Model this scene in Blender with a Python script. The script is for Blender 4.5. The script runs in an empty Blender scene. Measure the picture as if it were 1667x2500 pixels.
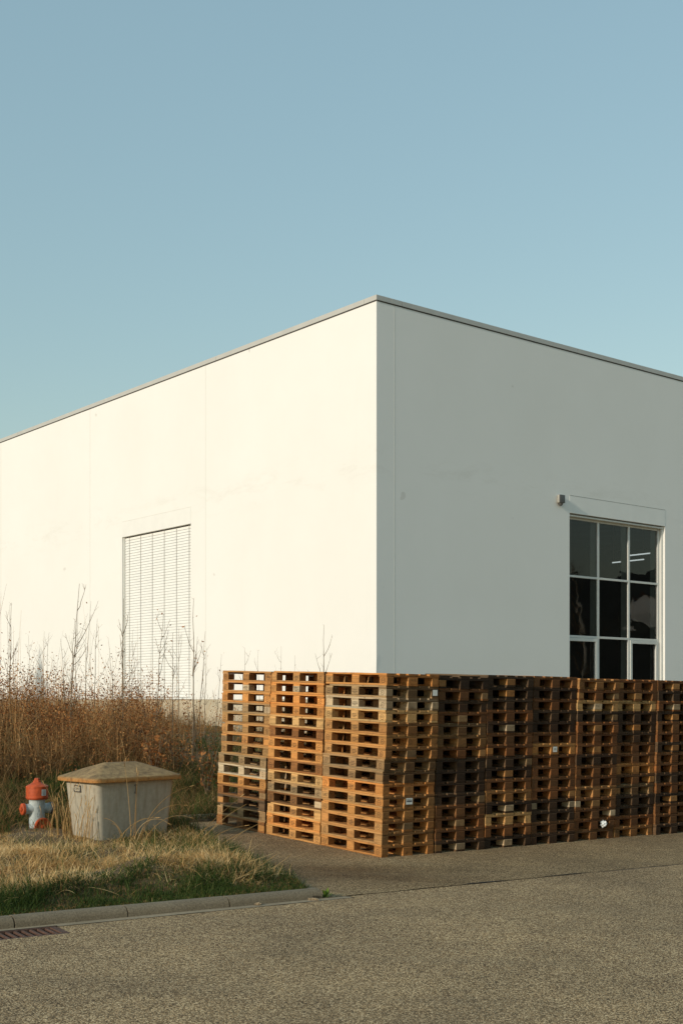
import bpy, bmesh, math, random
import numpy as np
from mathutils import Vector, Matrix

SC = bpy.context.scene
COL = SC.collection
R = random.Random(7)
RN = np.random.default_rng(11)
rad = math.radians

# ------------------------------------------------------------------ helpers
class MB:
    """collects geometry, links it as one mesh object"""
    def __init__(s): s.v = []; s.f = []; s.m = []
    def add(s, vs, fs, mi=0):
        o = len(s.v); s.v += [tuple(p) for p in vs]
        for f in fs: s.f.append(tuple(i + o for i in f)); s.m.append(mi)
    def box(s, x0, x1, y0, y1, z0, z1, mi=0):
        s.add([(x0,y0,z0),(x1,y0,z0),(x1,y1,z0),(x0,y1,z0),(x0,y0,z1),(x1,y0,z1),(x1,y1,z1),(x0,y1,z1)],
              [(0,3,2,1),(4,5,6,7),(0,1,5,4),(1,2,6,5),(2,3,7,6),(3,0,4,7)], mi)
    def loft(s, loops, mi=0, cap0=True, cap1=True):
        n = len(loops[0]); o = len(s.v)
        for l in loops: s.v += [tuple(p) for p in l]
        for k in range(len(loops) - 1):
            for i in range(n):
                j = (i + 1) % n
                s.f.append((o+k*n+i, o+k*n+j, o+(k+1)*n+j, o+(k+1)*n+i)); s.m.append(mi)
        if cap0: s.f.append(tuple(o + i for i in reversed(range(n)))); s.m.append(mi)
        if cap1: s.f.append(tuple(o + (len(loops)-1)*n + i for i in range(n))); s.m.append(mi)
    def lathe(s, prof, n=28, origin=(0,0,0), axis=(0,0,1), mi=0, cap0=True, cap1=True):
        a = Vector(axis).normalized(); o = Vector(origin)
        t = Vector((0,0,1)) if abs(a.z) < .9 else Vector((1,0,0))
        x = t.cross(a).normalized(); y = a.cross(x)
        s.loft([[o + a*h + (x*math.cos(2*math.pi*i/n) + y*math.sin(2*math.pi*i/n))*r for i in range(n)] for r, h in prof], mi, cap0, cap1)
    def tube(s, pts, rs, n=5, mi=0):
        pts = [Vector(p) for p in pts]; loops = []
        for i, p in enumerate(pts):
            d = (pts[min(i+1, len(pts)-1)] - pts[max(i-1, 0)]).normalized()
            t = Vector((1,0,0)) if abs(d.x) < .8 else Vector((0,1,0))
            x = d.cross(t).normalized(); y = d.cross(x)
            loops.append([p + (x*math.cos(2*math.pi*k/n) + y*math.sin(2*math.pi*k/n))*rs[i] for k in range(n)])
        s.loft(loops, mi)
    def mesh(s, name, mats, smooth=False, bevel=0, seg=1):
        me = bpy.data.meshes.new(name); me.from_pydata(s.v, [], s.f)
        for m in (mats if isinstance(mats, (list, tuple)) else [mats]): me.materials.append(m)
        me.polygons.foreach_set('material_index', s.m)
        if bevel:
            bm = bmesh.new(); bm.from_mesh(me)
            bmesh.ops.bevel(bm, geom=bm.edges[:], offset=bevel, segments=seg, affect='EDGES', profile=.6)
            bm.to_mesh(me); bm.free()
        if smooth:
            me.polygons.foreach_set('use_smooth', [True]*len(me.polygons))
            try: me.set_sharp_from_angle(angle=rad(38))
            except Exception: pass
        me.update(); return me
    def obj(s, name, mats, parent=None, smooth=False, bevel=0, seg=1):
        return link(name, s.mesh(name, mats, smooth, bevel, seg), parent)

def link(name, data, parent=None, loc=None):
    o = bpy.data.objects.new(name, data); COL.objects.link(o)
    if parent is not None: o.parent = parent
    if loc is not None: o.location = loc
    return o

def thing(name, label, cat, loc=(0,0,0), rotz=0, group=None):
    o = link(name, None, None, loc); o.rotation_euler = (0,0,rotz); o.empty_display_size = .1
    return tag(o, label, cat, group)

def tag(o, label, cat, group=None, kind=None):
    o['label'] = label; o['category'] = cat
    if group: o['group'] = group
    if kind: o['kind'] = kind
    return o

def struct(o): o['kind'] = 'structure'; return o

def text_geo(txt, size, mb, origin, right, up, mi=0, thick=0.0):
    cu = bpy.data.curves.new('lettering', 'FONT'); cu.body = txt; cu.size = size; cu.align_x = 'CENTER'; cu.align_y = 'CENTER'
    cu.resolution_u = 2; cu.extrude = thick
    o = bpy.data.objects.new('lettering', cu); COL.objects.link(o)
    dg = bpy.context.evaluated_depsgraph_get(); me = bpy.data.meshes.new_from_object(o.evaluated_get(dg))
    r, u = Vector(right).normalized(), Vector(up).normalized(); w = r.cross(u); og = Vector(origin)
    mb.add([og + r*v.co.x + u*v.co.y + w*v.co.z for v in me.vertices], [tuple(p.vertices) for p in me.polygons], mi)
    bpy.data.objects.remove(o); bpy.data.meshes.remove(me); bpy.data.curves.remove(cu)

def vnoise(x, y, sc, seed=0):
    """smooth value noise in 0..1"""
    x = np.asarray(x)*sc + seed*17.3; y = np.asarray(y)*sc + seed*9.7
    xi = np.floor(x); yi = np.floor(y); fx = x-xi; fy = y-yi
    fx = fx*fx*(3-2*fx); fy = fy*fy*(3-2*fy)
    def h(a, b):
        v = np.sin(a*127.1 + b*311.7)*43758.5453; return v - np.floor(v)
    return (h(xi,yi)*(1-fx)+h(xi+1,yi)*fx)*(1-fy) + (h(xi,yi+1)*(1-fx)+h(xi+1,yi+1)*fx)*fy

def sstep(a, b, x): t = np.clip((np.asarray(x)-a)/(b-a), 0, 1); return t*t*(3-2*t)

# ------------------------------------------------------------------ materials
def mat(name):
    m = bpy.data.materials.new(name); m.use_nodes = True
    nt = m.node_tree; b = nt.nodes['Principled BSDF']; return m, nt, b
def nd(nt, t, **kw):
    n = nt.nodes.new(t)
    for k, v in kw.items():
        if k.startswith('i_'): n.inputs[k[2:].replace('_', ' ')].default_value = v
        else: setattr(n, k, v)
    return n
def ramp(nt, fac, stops):
    r = nd(nt, 'ShaderNodeValToRGB'); el = r.color_ramp.elements
    while len(el) < len(stops): el.new(.5)
    for e, (p, c) in zip(el, stops): e.position = p; e.color = (*c, 1) if len(c) == 3 else c
    nt.links.new(fac, r.inputs[0]); return r.outputs[0]
def mixc(nt, a, b, fac, mode='MIX'):
    m = nd(nt, 'ShaderNodeMix', data_type='RGBA', blend_type=mode)
    for i, v in ((6, a), (7, b)):
        if isinstance(v, tuple): m.inputs[i].default_value = (*v, 1)
        else: nt.links.new(v, m.inputs[i])
    if isinstance(fac, (int, float)): m.inputs[0].default_value = fac
    else: nt.links.new(fac, m.inputs[0])
    return m.outputs[2]
def math_(nt, op, a, b=None, c=None, clamp=False):
    m = nd(nt, 'ShaderNodeMath', operation=op, use_clamp=clamp)
    for i, v in enumerate((a, b, c)):
        if v is None: continue
        if isinstance(v, (int, float)): m.inputs[i].default_value = v
        else: nt.links.new(v, m.inputs[i])
    return m.outputs[0]
def coords(nt, scale=(1,1,1), kind='Object', offset=None):
    tc = nd(nt, 'ShaderNodeTexCoord'); mp = nd(nt, 'ShaderNodeMapping'); mp.inputs['Scale'].default_value = scale
    nt.links.new(tc.outputs[kind], mp.inputs[0])
    if offset is not None: nt.links.new(offset, mp.inputs['Location'])
    return mp.outputs[0]
def noise(nt, vec, scale, detail=4, rough=.55, dist=0):
    n = nd(nt, 'ShaderNodeTexNoise', i_Scale=scale, i_Detail=detail, i_Roughness=rough, i_Distortion=dist)
    nt.links.new(vec, n.inputs['Vector']); return n.outputs[0]
def bump(nt, b, h, strength, dist):
    n = nd(nt, 'ShaderNodeBump', i_Strength=strength, i_Distance=dist)
    nt.links.new(h, n.inputs['Height']); nt.links.new(n.outputs[0], b.inputs['Normal'])

def m_plain(name, col, rough=.6, metal=0, var=.25, vs=12, bmp=0):
    m, nt, b = mat(name); c = coords(nt); n = noise(nt, c, vs, 5)
    lo = tuple(x*(1-var) for x in col); hi = tuple(min(1, x*(1+var)) for x in col)
    nt.links.new(ramp(nt, n, [(.25, lo), (.75, hi)]), b.inputs['Base Color'])
    b.inputs['Roughness'].default_value = rough; b.inputs['Metallic'].default_value = metal
    if bmp: bump(nt, b, n, bmp, .01)
    return m

def m_wood():
    m, nt, b = mat('pallet_wood')
    oi = nd(nt, 'ShaderNodeObjectInfo'); geo = nd(nt, 'ShaderNodeNewGeometry')
    off = nd(nt, 'ShaderNodeVectorMath', operation='SCALE'); off.inputs['Scale'].default_value = 40
    cmb = nd(nt, 'ShaderNodeCombineXYZ')
    nt.links.new(oi.outputs['Random'], cmb.inputs[0]); nt.links.new(geo.outputs['Random Per Island'], cmb.inputs[1]); nt.links.new(oi.outputs['Random'], cmb.inputs[2])
    nt.links.new(cmb.outputs[0], off.inputs[0])
    g = noise(nt, coords(nt, (2.2, 38, 38), offset=off.outputs[0]), 1.6, 5, .6, .6)     # grain along the boards
    s = noise(nt, coords(nt, (4, 9, 14), offset=off.outputs[0]), 1.3, 5, .65, .3)       # weather stains
    k = noise(nt, coords(nt, (1, 1, 1), offset=off.outputs[0]), 23, 2, .5, .2)        # knots, scuffs
    base = oi.outputs['Color']
    isl = math_(nt, 'MULTIPLY_ADD', geo.outputs['Random Per Island'], .55, .72)
    grn = math_(nt, 'MULTIPLY_ADD', g, .75, .62)
    f = math_(nt, 'MULTIPLY', isl, grn)
    v = nd(nt, 'ShaderNodeVectorMath', operation='SCALE'); nt.links.new(base, v.inputs[0]); nt.links.new(f, v.inputs['Scale'])
    stain = ramp(nt, s, [(.50, (0,0,0)), (.72, (1,1,1))])
    st = math_(nt, 'MULTIPLY', stain, .55)
    c1 = mixc(nt, v.outputs[0], (.07, .040, .019), st)
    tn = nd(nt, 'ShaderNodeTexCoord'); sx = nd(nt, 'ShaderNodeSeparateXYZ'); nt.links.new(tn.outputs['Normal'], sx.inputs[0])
    end_shade = math_(nt, 'MULTIPLY', ramp(nt, math_(nt, 'ABSOLUTE', sx.outputs[0]), [(.6, (0,0,0)), (.8, (1,1,1))]), oi.outputs['Alpha'])   # end grain, with the shaded side's darkness painted in
    c1 = mixc(nt, c1, mixc(nt, c1, (.27, .22, .175), 1, 'MULTIPLY'), end_shade)
    kn = ramp(nt, k, [(.66, (0,0,0)), (.74, (1,1,1))]); kn2 = math_(nt, 'MULTIPLY', kn, .55)
    c2 = mixc(nt, c1, (.06, .032, .015), kn2)
    nt.links.new(c2, b.inputs['Base Color']); b.inputs['Roughness'].default_value = .82
    b.inputs['Specular IOR Level'].default_value = .25
    bump(nt, b, g, .55, .006)
    return m

def m_asphalt(name, c_dark, c_mid, c_lite, scale, streak_amt, streak_col, spot=None):
    m, nt, b = mat(name); c = coords(nt)
    vo = nd(nt, 'ShaderNodeTexVoronoi', i_Scale=scale, i_Randomness=1.0); nt.links.new(c, vo.inputs['Vector'])
    hs = nd(nt, 'ShaderNodeSeparateColor'); nt.links.new(vo.outputs['Color'], hs.inputs[0])
    col = ramp(nt, hs.outputs[0], [(.04, c_dark), (.36, tuple(x*.5 for x in c_mid)), (.64, c_mid), (.92, c_lite)])
    edge = ramp(nt, vo.outputs['Distance'], [(.35, (1,1,1)), (.75, (.3,.27,.23))])
    col = mixc(nt, col, edge, .75, 'MULTIPLY')
    big = noise(nt, c, .55, 6, .62, .4); med = noise(nt, c, 3.2, 5, .6, .3)
    col = mixc(nt, col, ramp(nt, big, [(.3, (.72,.71,.70)), (.7, (1.12,1.1,1.06))]), 1, 'MULTIPLY')
    col = mixc(nt, col, ramp(nt, med, [(.3, (.84,.83,.82)), (.7, (1.08,1.08,1.06))]), 1, 'MULTIPLY')
    # drawn-out darker streaks along the road
    cr = nd(nt, 'ShaderNodeMapping'); cr.inputs['Rotation'].default_value = (0, 0, rad(-38)); cr.inputs['Scale'].default_value = (.55, 2.4, 1)
    tc = nd(nt, 'ShaderNodeTexCoord'); nt.links.new(tc.outputs['Object'], cr.inputs[0])
    st = noise(nt, cr.outputs[0], .8, 5, .6, .5)
    sf = math_(nt, 'MULTIPLY', ramp(nt, st, [(.48, (0,0,0)), (.68, (1,1,1))]), streak_amt)
    col = mixc(nt, col, streak_col, sf)
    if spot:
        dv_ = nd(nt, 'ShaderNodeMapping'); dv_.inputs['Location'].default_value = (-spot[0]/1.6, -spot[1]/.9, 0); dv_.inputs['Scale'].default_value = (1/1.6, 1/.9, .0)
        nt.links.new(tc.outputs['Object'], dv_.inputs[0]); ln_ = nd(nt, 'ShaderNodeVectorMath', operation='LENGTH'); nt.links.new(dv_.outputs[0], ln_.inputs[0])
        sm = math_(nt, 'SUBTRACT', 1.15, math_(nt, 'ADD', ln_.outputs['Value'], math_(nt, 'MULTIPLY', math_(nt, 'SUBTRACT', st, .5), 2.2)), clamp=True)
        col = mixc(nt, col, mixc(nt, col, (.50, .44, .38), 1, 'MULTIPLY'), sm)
    nt.links.new(col, b.inputs['Base Color']); b.inputs['Roughness'].default_value = .85
    b.inputs['Specular IOR Level'].default_value = .3
    hgt = math_(nt, 'SUBTRACT', hs.outputs[1], vo.outputs['Distance'])
    bump(nt, b, hgt, .5, .006)
    return m

def m_blade(name, stops, rough=.7, trans=.25, nsc=1.6):
    """leaf-like: colour of each blade varies at random and by patch"""
    m, nt, b = mat(name); geo = nd(nt, 'ShaderNodeNewGeometry')
    n = noise(nt, coords(nt), nsc, 3)
    f = math_(nt, 'ADD', math_(nt, 'MULTIPLY', geo.outputs['Random Per Island'], .60), math_(nt, 'MULTIPLY', ramp(nt, n, [(.3, (0,0,0)), (.7, (1,1,1))]), .40))
    col = ramp(nt, f, stops); nt.links.new(col, b.inputs['Base Color'])
    b.inputs['Roughness'].default_value = rough; b.inputs['Specular IOR Level'].default_value = .25
    tr = nd(nt, 'ShaderNodeBsdfTranslucent'); nt.links.new(col, tr.inputs[0])
    mx = nd(nt, 'ShaderNodeMixShader'); mx.inputs[0].default_value = trans
    nt.links.new(b.outputs[0], mx.inputs[1]); nt.links.new(tr.outputs[0], mx.inputs[2])
    nt.links.new(mx.outputs[0], nt.nodes['Material Output'].inputs[0])
    return m

def m_plaster():
    m, nt, b = mat('white_render'); c = coords(nt)
    n = noise(nt, c, .35, 6, .6); fine = noise(nt, c, 55, 4, .7)
    col = ramp(nt, n, [(.3, (.84,.83,.79)), (.7, (.875,.865,.83))])
    # faint weather marks in a band at the height of the window heads, drawn downwards
    sep = nd(nt, 'ShaderNodeSeparateXYZ'); nt.links.new(c, sep.inputs[0])
    z = sep.outputs[2]
    band = math_(nt, 'SUBTRACT', 1, math_(nt, 'MULTIPLY', math_(nt, 'ABSOLUTE', math_(nt, 'SUBTRACT', z, 7.35)), 1.6), clamp=True)
    mk = ramp(nt, noise(nt, coords(nt, (.5, .5, 1.6)), 1.2, 7, .75, .4), [(.50, (0,0,0)), (.66, (1,1,1))])
    f = math_(nt, 'MULTIPLY', math_(nt, 'MULTIPLY', band, mk), .16)
    col = mixc(nt, col, (.50,.46,.38), f)
    dr = ramp(nt, noise(nt, coords(nt, (3, 3, .12)), 1.5, 6, .7), [(.58, (0,0,0)), (.8, (1,1,1))])
    col = mixc(nt, col, (.55,.52,.45), math_(nt, 'MULTIPLY', dr, .05))
    low = math_(nt, 'MULTIPLY_ADD', z, -.28, .95, clamp=True)
    splash = math_(nt, 'MULTIPLY', low, math_(nt, 'MULTIPLY', noise(nt, c, 2.5, 6, .7), .5))
    col = mixc(nt, col, (.50,.47,.38), splash)
    sp = ramp(nt, noise(nt, c, 1.9, 2, .5), [(.755, (0,0,0)), (.77, (1,1,1))])
    col = mixc(nt, col, (.4,.36,.3), math_(nt, 'MULTIPLY', sp, .25))
    nt.links.new(col, b.inputs['Base Color']); b.inputs['Roughness'].default_value = .9
    b.inputs['Specular IOR Level'].default_value = .2
    bump(nt, b, math_(nt, 'ADD', fine, math_(nt, 'MULTIPLY', n, 2)), .12, .004)
    return m

def m_glass():
    m, nt, b = mat('window_glass'); nt.nodes.remove(b)
    fr = nd(nt, 'ShaderNodeFresnel', i_IOR=1.5); tr = nd(nt, 'ShaderNodeBsdfTransparent'); gl = nd(nt, 'ShaderNodeBsdfGlossy', i_Roughness=.002)
    tr.inputs[0].default_value = (.80,.86,.83,1)
    n = noise(nt, coords(nt, (1, 1, 1.4)), 1.1, 2, .4, .3)
    bp = nd(nt, 'ShaderNodeBump', i_Strength=.14, i_Distance=.02); nt.links.new(n, bp.inputs['Height']); nt.links.new(bp.outputs[0], gl.inputs['Normal'])
    mx = nd(nt, 'ShaderNodeMixShader'); nt.links.new(fr.outputs[0], mx.inputs[0])
    nt.links.new(tr.outputs[0], mx.inputs[1]); nt.links.new(gl.outputs[0], mx.inputs[2])
    nt.links.new(mx.outputs[0], nt.nodes['Material Output'].inputs[0]); return m

def m_concrete(name, lo, hi, sc=60):
    m, nt, b = mat(name); c = coords(nt)
    n = noise(nt, c, sc, 6, .75); big = noise(nt, c, 1.4, 5, .6)
    col = ramp(nt, n, [(.3, lo), (.7, hi)])
    col = mixc(nt, col, ramp(nt, big, [(.3, (.7,.68,.64)), (.7, (1.1,1.1,1.1))]), 1, 'MULTIPLY')
    nt.links.new(col, b.inputs['Base Color']); b.inputs['Roughness'].default_value = .9
    bump(nt, b, n, .5, .004); return m

def m_lid():
    m, nt, b = mat('lichen_stained_lid'); c = coords(nt)
    n = noise(nt, c, 14, 7, .75, .4); big = noise(nt, coords(nt, (1.5,6,3)), 1.5, 5, .7, .5)
    top = ramp(nt, n, [(.3, (.14,.088,.042)), (.55, (.34,.23,.105)), (.75, (.48,.34,.16))])
    top = mixc(nt, top, ramp(nt, big, [(.35, (.62,.6,.55)), (.65, (1.1,1.08,1.05))]), 1, 'MULTIPLY')
    rim = ramp(nt, noise(nt, coords(nt, (5,5,2)), 4, 6, .75), [(.30, (.14,.065,.02)), (.48, (.42,.185,.045)), (.72, (.46,.27,.10))])
    sep = nd(nt, 'ShaderNodeSeparateXYZ'); nt.links.new(c, sep.inputs[0])
    f = math_(nt, 'MULTIPLY_ADD', math_(nt, 'ADD', sep.outputs[2], math_(nt, 'MULTIPLY', n, .03)), -28, 28*.828, clamp=True)
    nt.links.new(mixc(nt, top, rim, f), b.inputs['Base Color']); b.inputs['Roughness'].default_value = .8
    bump(nt, b, n, .5, .006); return m

def m_bin():
    m, nt, b = mat('grey_bin_plastic'); c = coords(nt)
    n = noise(nt, c, 22, 5, .7); st = noise(nt, coords(nt, (9, 9, .9)), 1.6, 6, .7)
    col = ramp(nt, n, [(.3, (.37,.33,.255)), (.7, (.47,.425,.33))])
    col = mixc(nt, col, (.19,.13,.06), math_(nt, 'MULTIPLY', ramp(nt, st, [(.46, (0,0,0)), (.72, (1,1,1))]), .5))
    nt.links.new(col, b.inputs['Base Color']); b.inputs['Roughness'].default_value = .6
    bump(nt, b, n, .2, .003); return m

def m_emit(name, col, s):
    m, nt, b = mat(name); b.inputs['Base Color'].default_value = (*col, 1)
    b.inputs['Emission Color'].default_value = (*col, 1); b.inputs['Emission Strength'].default_value = s; return m

M = dict(
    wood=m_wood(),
    burn=m_plain('branded_mark', (.045,.028,.016), .9, var=.4, vs=40),
    plaster=m_plaster(),
    plinth=m_concrete('plinth_render', (.52,.45,.33), (.62,.55,.42), 20),
    panel=m_plain('header_panel', (.85,.84,.80), .6, var=.03, vs=3),
    sealant=m_plain('joint_sealant', (.66,.64,.585), .7, var=.1),
    dark=m_plain('gap_shade', (.03,.03,.03), .8),  # near-black colour painted where shade sits, below coping and grate bars
    coping=m_plain('coping_metal', (.52,.51,.475), .5, .0, var=.06, vs=2),
    frame=m_plain('window_frame_paint', (.66,.66,.62), .45, var=.05, vs=3),
    slat=m_plain('blind_slat', (.87,.865,.83), .5, var=.03, vs=3),
    cord=m_plain('blind_cord', (.42,.41,.37), .7),
    glass=m_glass(),
    inner=m_plain('dim_interior', (.09,.10,.115), .8, var=.2, vs=1),
    tube=m_emit('lamp_tube', (.92,.97,1), .42),
    lampbody=m_plain('lamp_grey', (.11,.105,.10), .5, var=.15, vs=20),
    lampside=m_plain('lamp_pale', (.36,.345,.30), .5, var=.2, vs=20),
    road=m_asphalt('road_asphalt', (.115,.075,.038), (.57,.375,.19), (.95,.72,.44), 112, .22, (.24,.175,.10)),
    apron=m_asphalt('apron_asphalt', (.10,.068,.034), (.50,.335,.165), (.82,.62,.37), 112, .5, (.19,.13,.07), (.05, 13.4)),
    gutter=m_concrete('gutter_concrete', (.26,.20,.13), (.42,.34,.23), 45),
    jointfill=m_concrete('joint_fill', (.03,.02,.012), (.30,.21,.12), 6),
    kerb=m_concrete('kerb_concrete', (.10,.078,.05), (.345,.27,.175), 70),
    soil=m_concrete('soil', (.06,.037,.016), (.25,.16,.07), 35),
    rust=m_plain('rusty_iron', (.095,.047,.03), .75, .0, var=.5, vs=40, bmp=.4),
    lid=m_lid(), bin=m_bin(),
    orange=m_plain('faded_orange_paint', (.46,.072,.015), .6, var=.42, vs=16, bmp=.15),
    hydgrey=m_plain('pale_blue_grey_paint', (.40,.445,.435), .55, var=.28, vs=16, bmp=.1),
    hyddark=m_plain('dark_iron', (.09,.08,.08), .6, var=.3),
    latch=m_plain('dull_latch', (.17,.15,.125), .6, var=.3),
    paper=m_plain('label_paper', (.66,.66,.62), .6, var=.05),
    ink=m_plain('label_ink', (.10,.10,.11), .7),
    plate=m_plain('plate_dark', (.07,.065,.055), .6),
    dry=m_blade('straw_grass', [(0,(.17,.085,.028)), (.25,(.48,.285,.10)), (.6,(.78,.53,.235)), (1,(.90,.70,.40))], trans=.35),
    drybrown=m_blade('brown_grass', [(0,(.06,.03,.012)), (.35,(.24,.125,.045)), (.7,(.42,.245,.095)), (1,(.64,.43,.20))]),
    green=m_blade('green_grass', [(0,(.018,.035,.008)), (.45,(.045,.075,.014)), (.8,(.085,.12,.022)), (1,(.20,.19,.06))], trans=.3),
    stem=m_blade('dead_stems', [(0,(.07,.033,.014)), (.35,(.27,.135,.05)), (.7,(.48,.265,.10)), (1,(.66,.42,.19))], trans=.0),
    leaf=m_blade('copper_leaves', [(0,(.05,.017,.006)), (.3,(.20,.072,.022)), (.65,(.42,.175,.052)), (1,(.74,.43,.17))], trans=.25),
    birch=m_plain('pale_bark', (.50,.46,.38), .8, var=.3, vs=6),
    bark=m_plain('sapling_bark', (.19,.135,.08), .85, var=.4, vs=18),
    weed=m_blade('weed_leaf', [(0,(.05,.10,.012)), (.6,(.11,.19,.02)), (1,(.26,.30,.05))], trans=.3),
    plastic=m_plain('crumpled_film', (.72,.76,.76), .35, var=.1),
    litter=m_plain('faded_wrapper', (.30,.22,.13), .6, var=.6, vs=60),
    tar=m_plain('tar_black', (.03,.027,.024), .8, var=.3, vs=30),
    hill=m_plain('forest_hills', (.05,.05,.04), .95, var=.5, vs=.05),
)

# ------------------------------------------------------------------ lie of the land
GX, GY = -.0274, .0172            # the yard slopes down to the right and up to the back
K0 = np.array([-.188, 11.845])    # front end of the kerb
TR = rad(35.3); E = np.array([math.cos(TR), math.sin(TR)]); N = np.array([-E[1], E[0]])
def plane(x, y):
    d = np.hypot(x, y - 15); k = 1/(1 + np.maximum(0, d - 45)/40.)
    return (GX*x + GY*y)*k
def ab(x, y): return (x-K0[0])*E[0] + (y-K0[1])*E[1], (x-K0[0])*N[0] + (y-K0[1])*N[1]
def road_xy(a, b): return K0[0] + a*E[0] + b*N[0], K0[1] + a*E[1] + b*N[1]
GRASS = [road_xy(-60, .12), road_xy(-.05, .12), (-.42, 12.50), (-1.02, 14.20), (-1.72, 15.95), (-2.02, 16.75), (-2.35, 17.42), (-.95, 18.46), (.2, 21.), (.9, 27.9),
         (-28.0, 63.5), (-75, 60)]
def in_poly(x, y, P=GRASS):
    x = np.asarray(x, float); y = np.asarray(y, float); r = np.zeros(x.shape, bool); n = len(P)
    for i in range(n):
        x1, y1 = P[i]; x2, y2 = P[(i+1) % n]
        c = ((y1 > y) != (y2 > y)) & (x < (x2-x1)*(y-y1)/(y2-y1+1e-12)+x1); r ^= c
    return r
def edge_dist(x, y, P=GRASS):
    x = np.asarray(x, float); y = np.asarray(y, float); d = np.full(x.shape, 1e9)
    for i in range(9):
        x1, y1 = P[i]; x2, y2 = P[(i+1) % len(P)]; L = (x2-x1)**2+(y2-y1)**2
        t = np.clip(((x-x1)*(x2-x1)+(y-y1)*(y2-y1))/L, 0, 1)
        d = np.minimum(d, np.hypot(x-x1-t*(x2-x1), y-y1-t*(y2-y1)))
    return d
def height(x, y):
    x = np.asarray(x, float); y = np.asarray(y, float); z = plane(x, y)
    a, b = ab(x, y); ins = in_poly(x, y); ed = edge_dist(x, y)
    hump = .05 + .13*sstep(.35, 1.25, b)*sstep(.05, .6, ed)*(1-sstep(2.0, 3.6, b)) + (.17*(vnoise(x, y, 1.6, 3)-.5) + .09*(vnoise(x, y, 4.1, 6)-.5))*sstep(.3, .9, ed)*sstep(.5, 1.1, b)
    hump += .62*sstep(5.2, 12.5, b)*sstep(0, 2.5, ed) + .14*(vnoise(x, y, .5, 5)-.5)*sstep(6, 9, b)
    return np.where(ins, z + hump, z - .06)

# ground sheet: fine near, coarse far
def axis(lo, hi, far, step):
    mid = np.arange(lo, hi+1e-6, step); out = [np.array([-far, -far*.4, lo-60, lo-25, lo-8]), mid, np.array([hi+8, hi+25, hi+60, far*.4, far])]
    return np.concatenate(out)
gx = axis(-16, 8, 2500, .2); gy = axis(8, 46, 2500, .2)
XX, YY = np.meshgrid(gx, gy); ZZ = height(XX, YY)
nv, nw = XX.shape; me = bpy.data.meshes.new('ground')
co = np.stack([XX.ravel(), YY.ravel(), ZZ.ravel()], 1)
idx = np.arange(nv*nw).reshape(nv, nw)
fc = np.stack([idx[:-1,:-1].ravel(), idx[:-1,1:].ravel(), idx[1:,1:].ravel(), idx[1:,:-1].ravel()], 1)
def np_mesh(name, co, faces, mats, smooth=True):
    me = bpy.data.meshes.new(name); n, k = faces.shape
    me.vertices.add(len(co)); me.vertices.foreach_set('co', np.asarray(co, np.float32).ravel())
    me.loops.add(n*k); me.loops.foreach_set('vertex_index', faces.astype(np.int32).ravel())
    me.polygons.add(n); me.polygons.foreach_set('loop_start', np.arange(0, n*k, k, dtype=np.int32)); me.polygons.foreach_set('loop_total', np.full(n, k, np.int32))
    for m_ in (mats if isinstance(mats, list) else [mats]): me.materials.append(m_)
    if smooth: me.polygons.foreach_set('use_smooth', np.ones(n, bool))
    me.update(calc_edges=True); me.validate(); return me
struct(link('ground', np_mesh('ground', co, fc, M['soil'])))

def sheet(name, pts, m, dz):
    mb = MB(); mb.add([(x, y, float(plane(x, y)) + dz) for x, y in pts], [tuple(range(len(pts)))])
    return struct(mb.obj(name, m))
def jag(a0, a1, b, amp, step=.06, seed=1):
    n = max(2, int(abs(a1-a0)/step)); rr = np.random.default_rng(seed)
    return [road_xy(a0+(a1-a0)*i/n, b + amp*(rr.random()-.5) + amp*1.5*math.sin(i*.37)*rr.random()) for i in range(n+1)]
far_r = 55
gr_a0, gr_a1, gr_b0, gr_b1 = -3.30, -2.68, -.375, -.07
# road, with a rectangular hole where the drain grate sits
sheet('road', [road_xy(-far_r, -40)] + [road_xy(far_r, -40)] + [road_xy(far_r, -.012)] + jag(9, .32, -.006, .007, seed=2) + [road_xy(.32, -.10)]
      + jag(.30, gr_a1, -.10, .006, seed=4) + [road_xy(gr_a1, gr_b0), road_xy(gr_a0, gr_b0), road_xy(gr_a0, -.10)] + [road_xy(-far_r, -.10)], M['road'], 0)
ap = [p for p in jag(.02, 9, .005, .009, seed=3)] + [road_xy(far_r, .012), (60, 75)] + [(.9+22*.776, 27.9+22*.631), (.95, 27.9), (.2, 21.), (-.95, 18.46), (-2.35, 17.42), (-2.02, 16.75), (-1.72, 15.95), (-1.02, 14.20), (-.42, 12.50)]
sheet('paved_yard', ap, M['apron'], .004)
sheet('gutter_strip', jag(-far_r, gr_a0-.02, -.098, .0, 2) + [road_xy(gr_a0-.02, -.002)] + [road_xy(-far_r, -.002)], M['gutter'], .003)
sheet('gutter_strip', [road_xy(gr_a1+.01, -.098)] + jag(gr_a1+.02, .30, -.098, .004, seed=6) + [road_xy(.27, -.004), road_xy(gr_a1+.01, -.002)], M['gutter'], .003)
sheet('gutter_strip', [road_xy(gr_a0-.02, -.066), road_xy(gr_a1+.01, -.066), road_xy(gr_a1+.01, -.003), road_xy(gr_a0-.02, -.003)], M['gutter'], .003)

sheet('gutter_strip', [road_xy(.28, -.03), road_xy(far_r, -.03), road_xy(far_r, .03), road_xy(.28, .03)], M['jointfill'], -.005)
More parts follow.
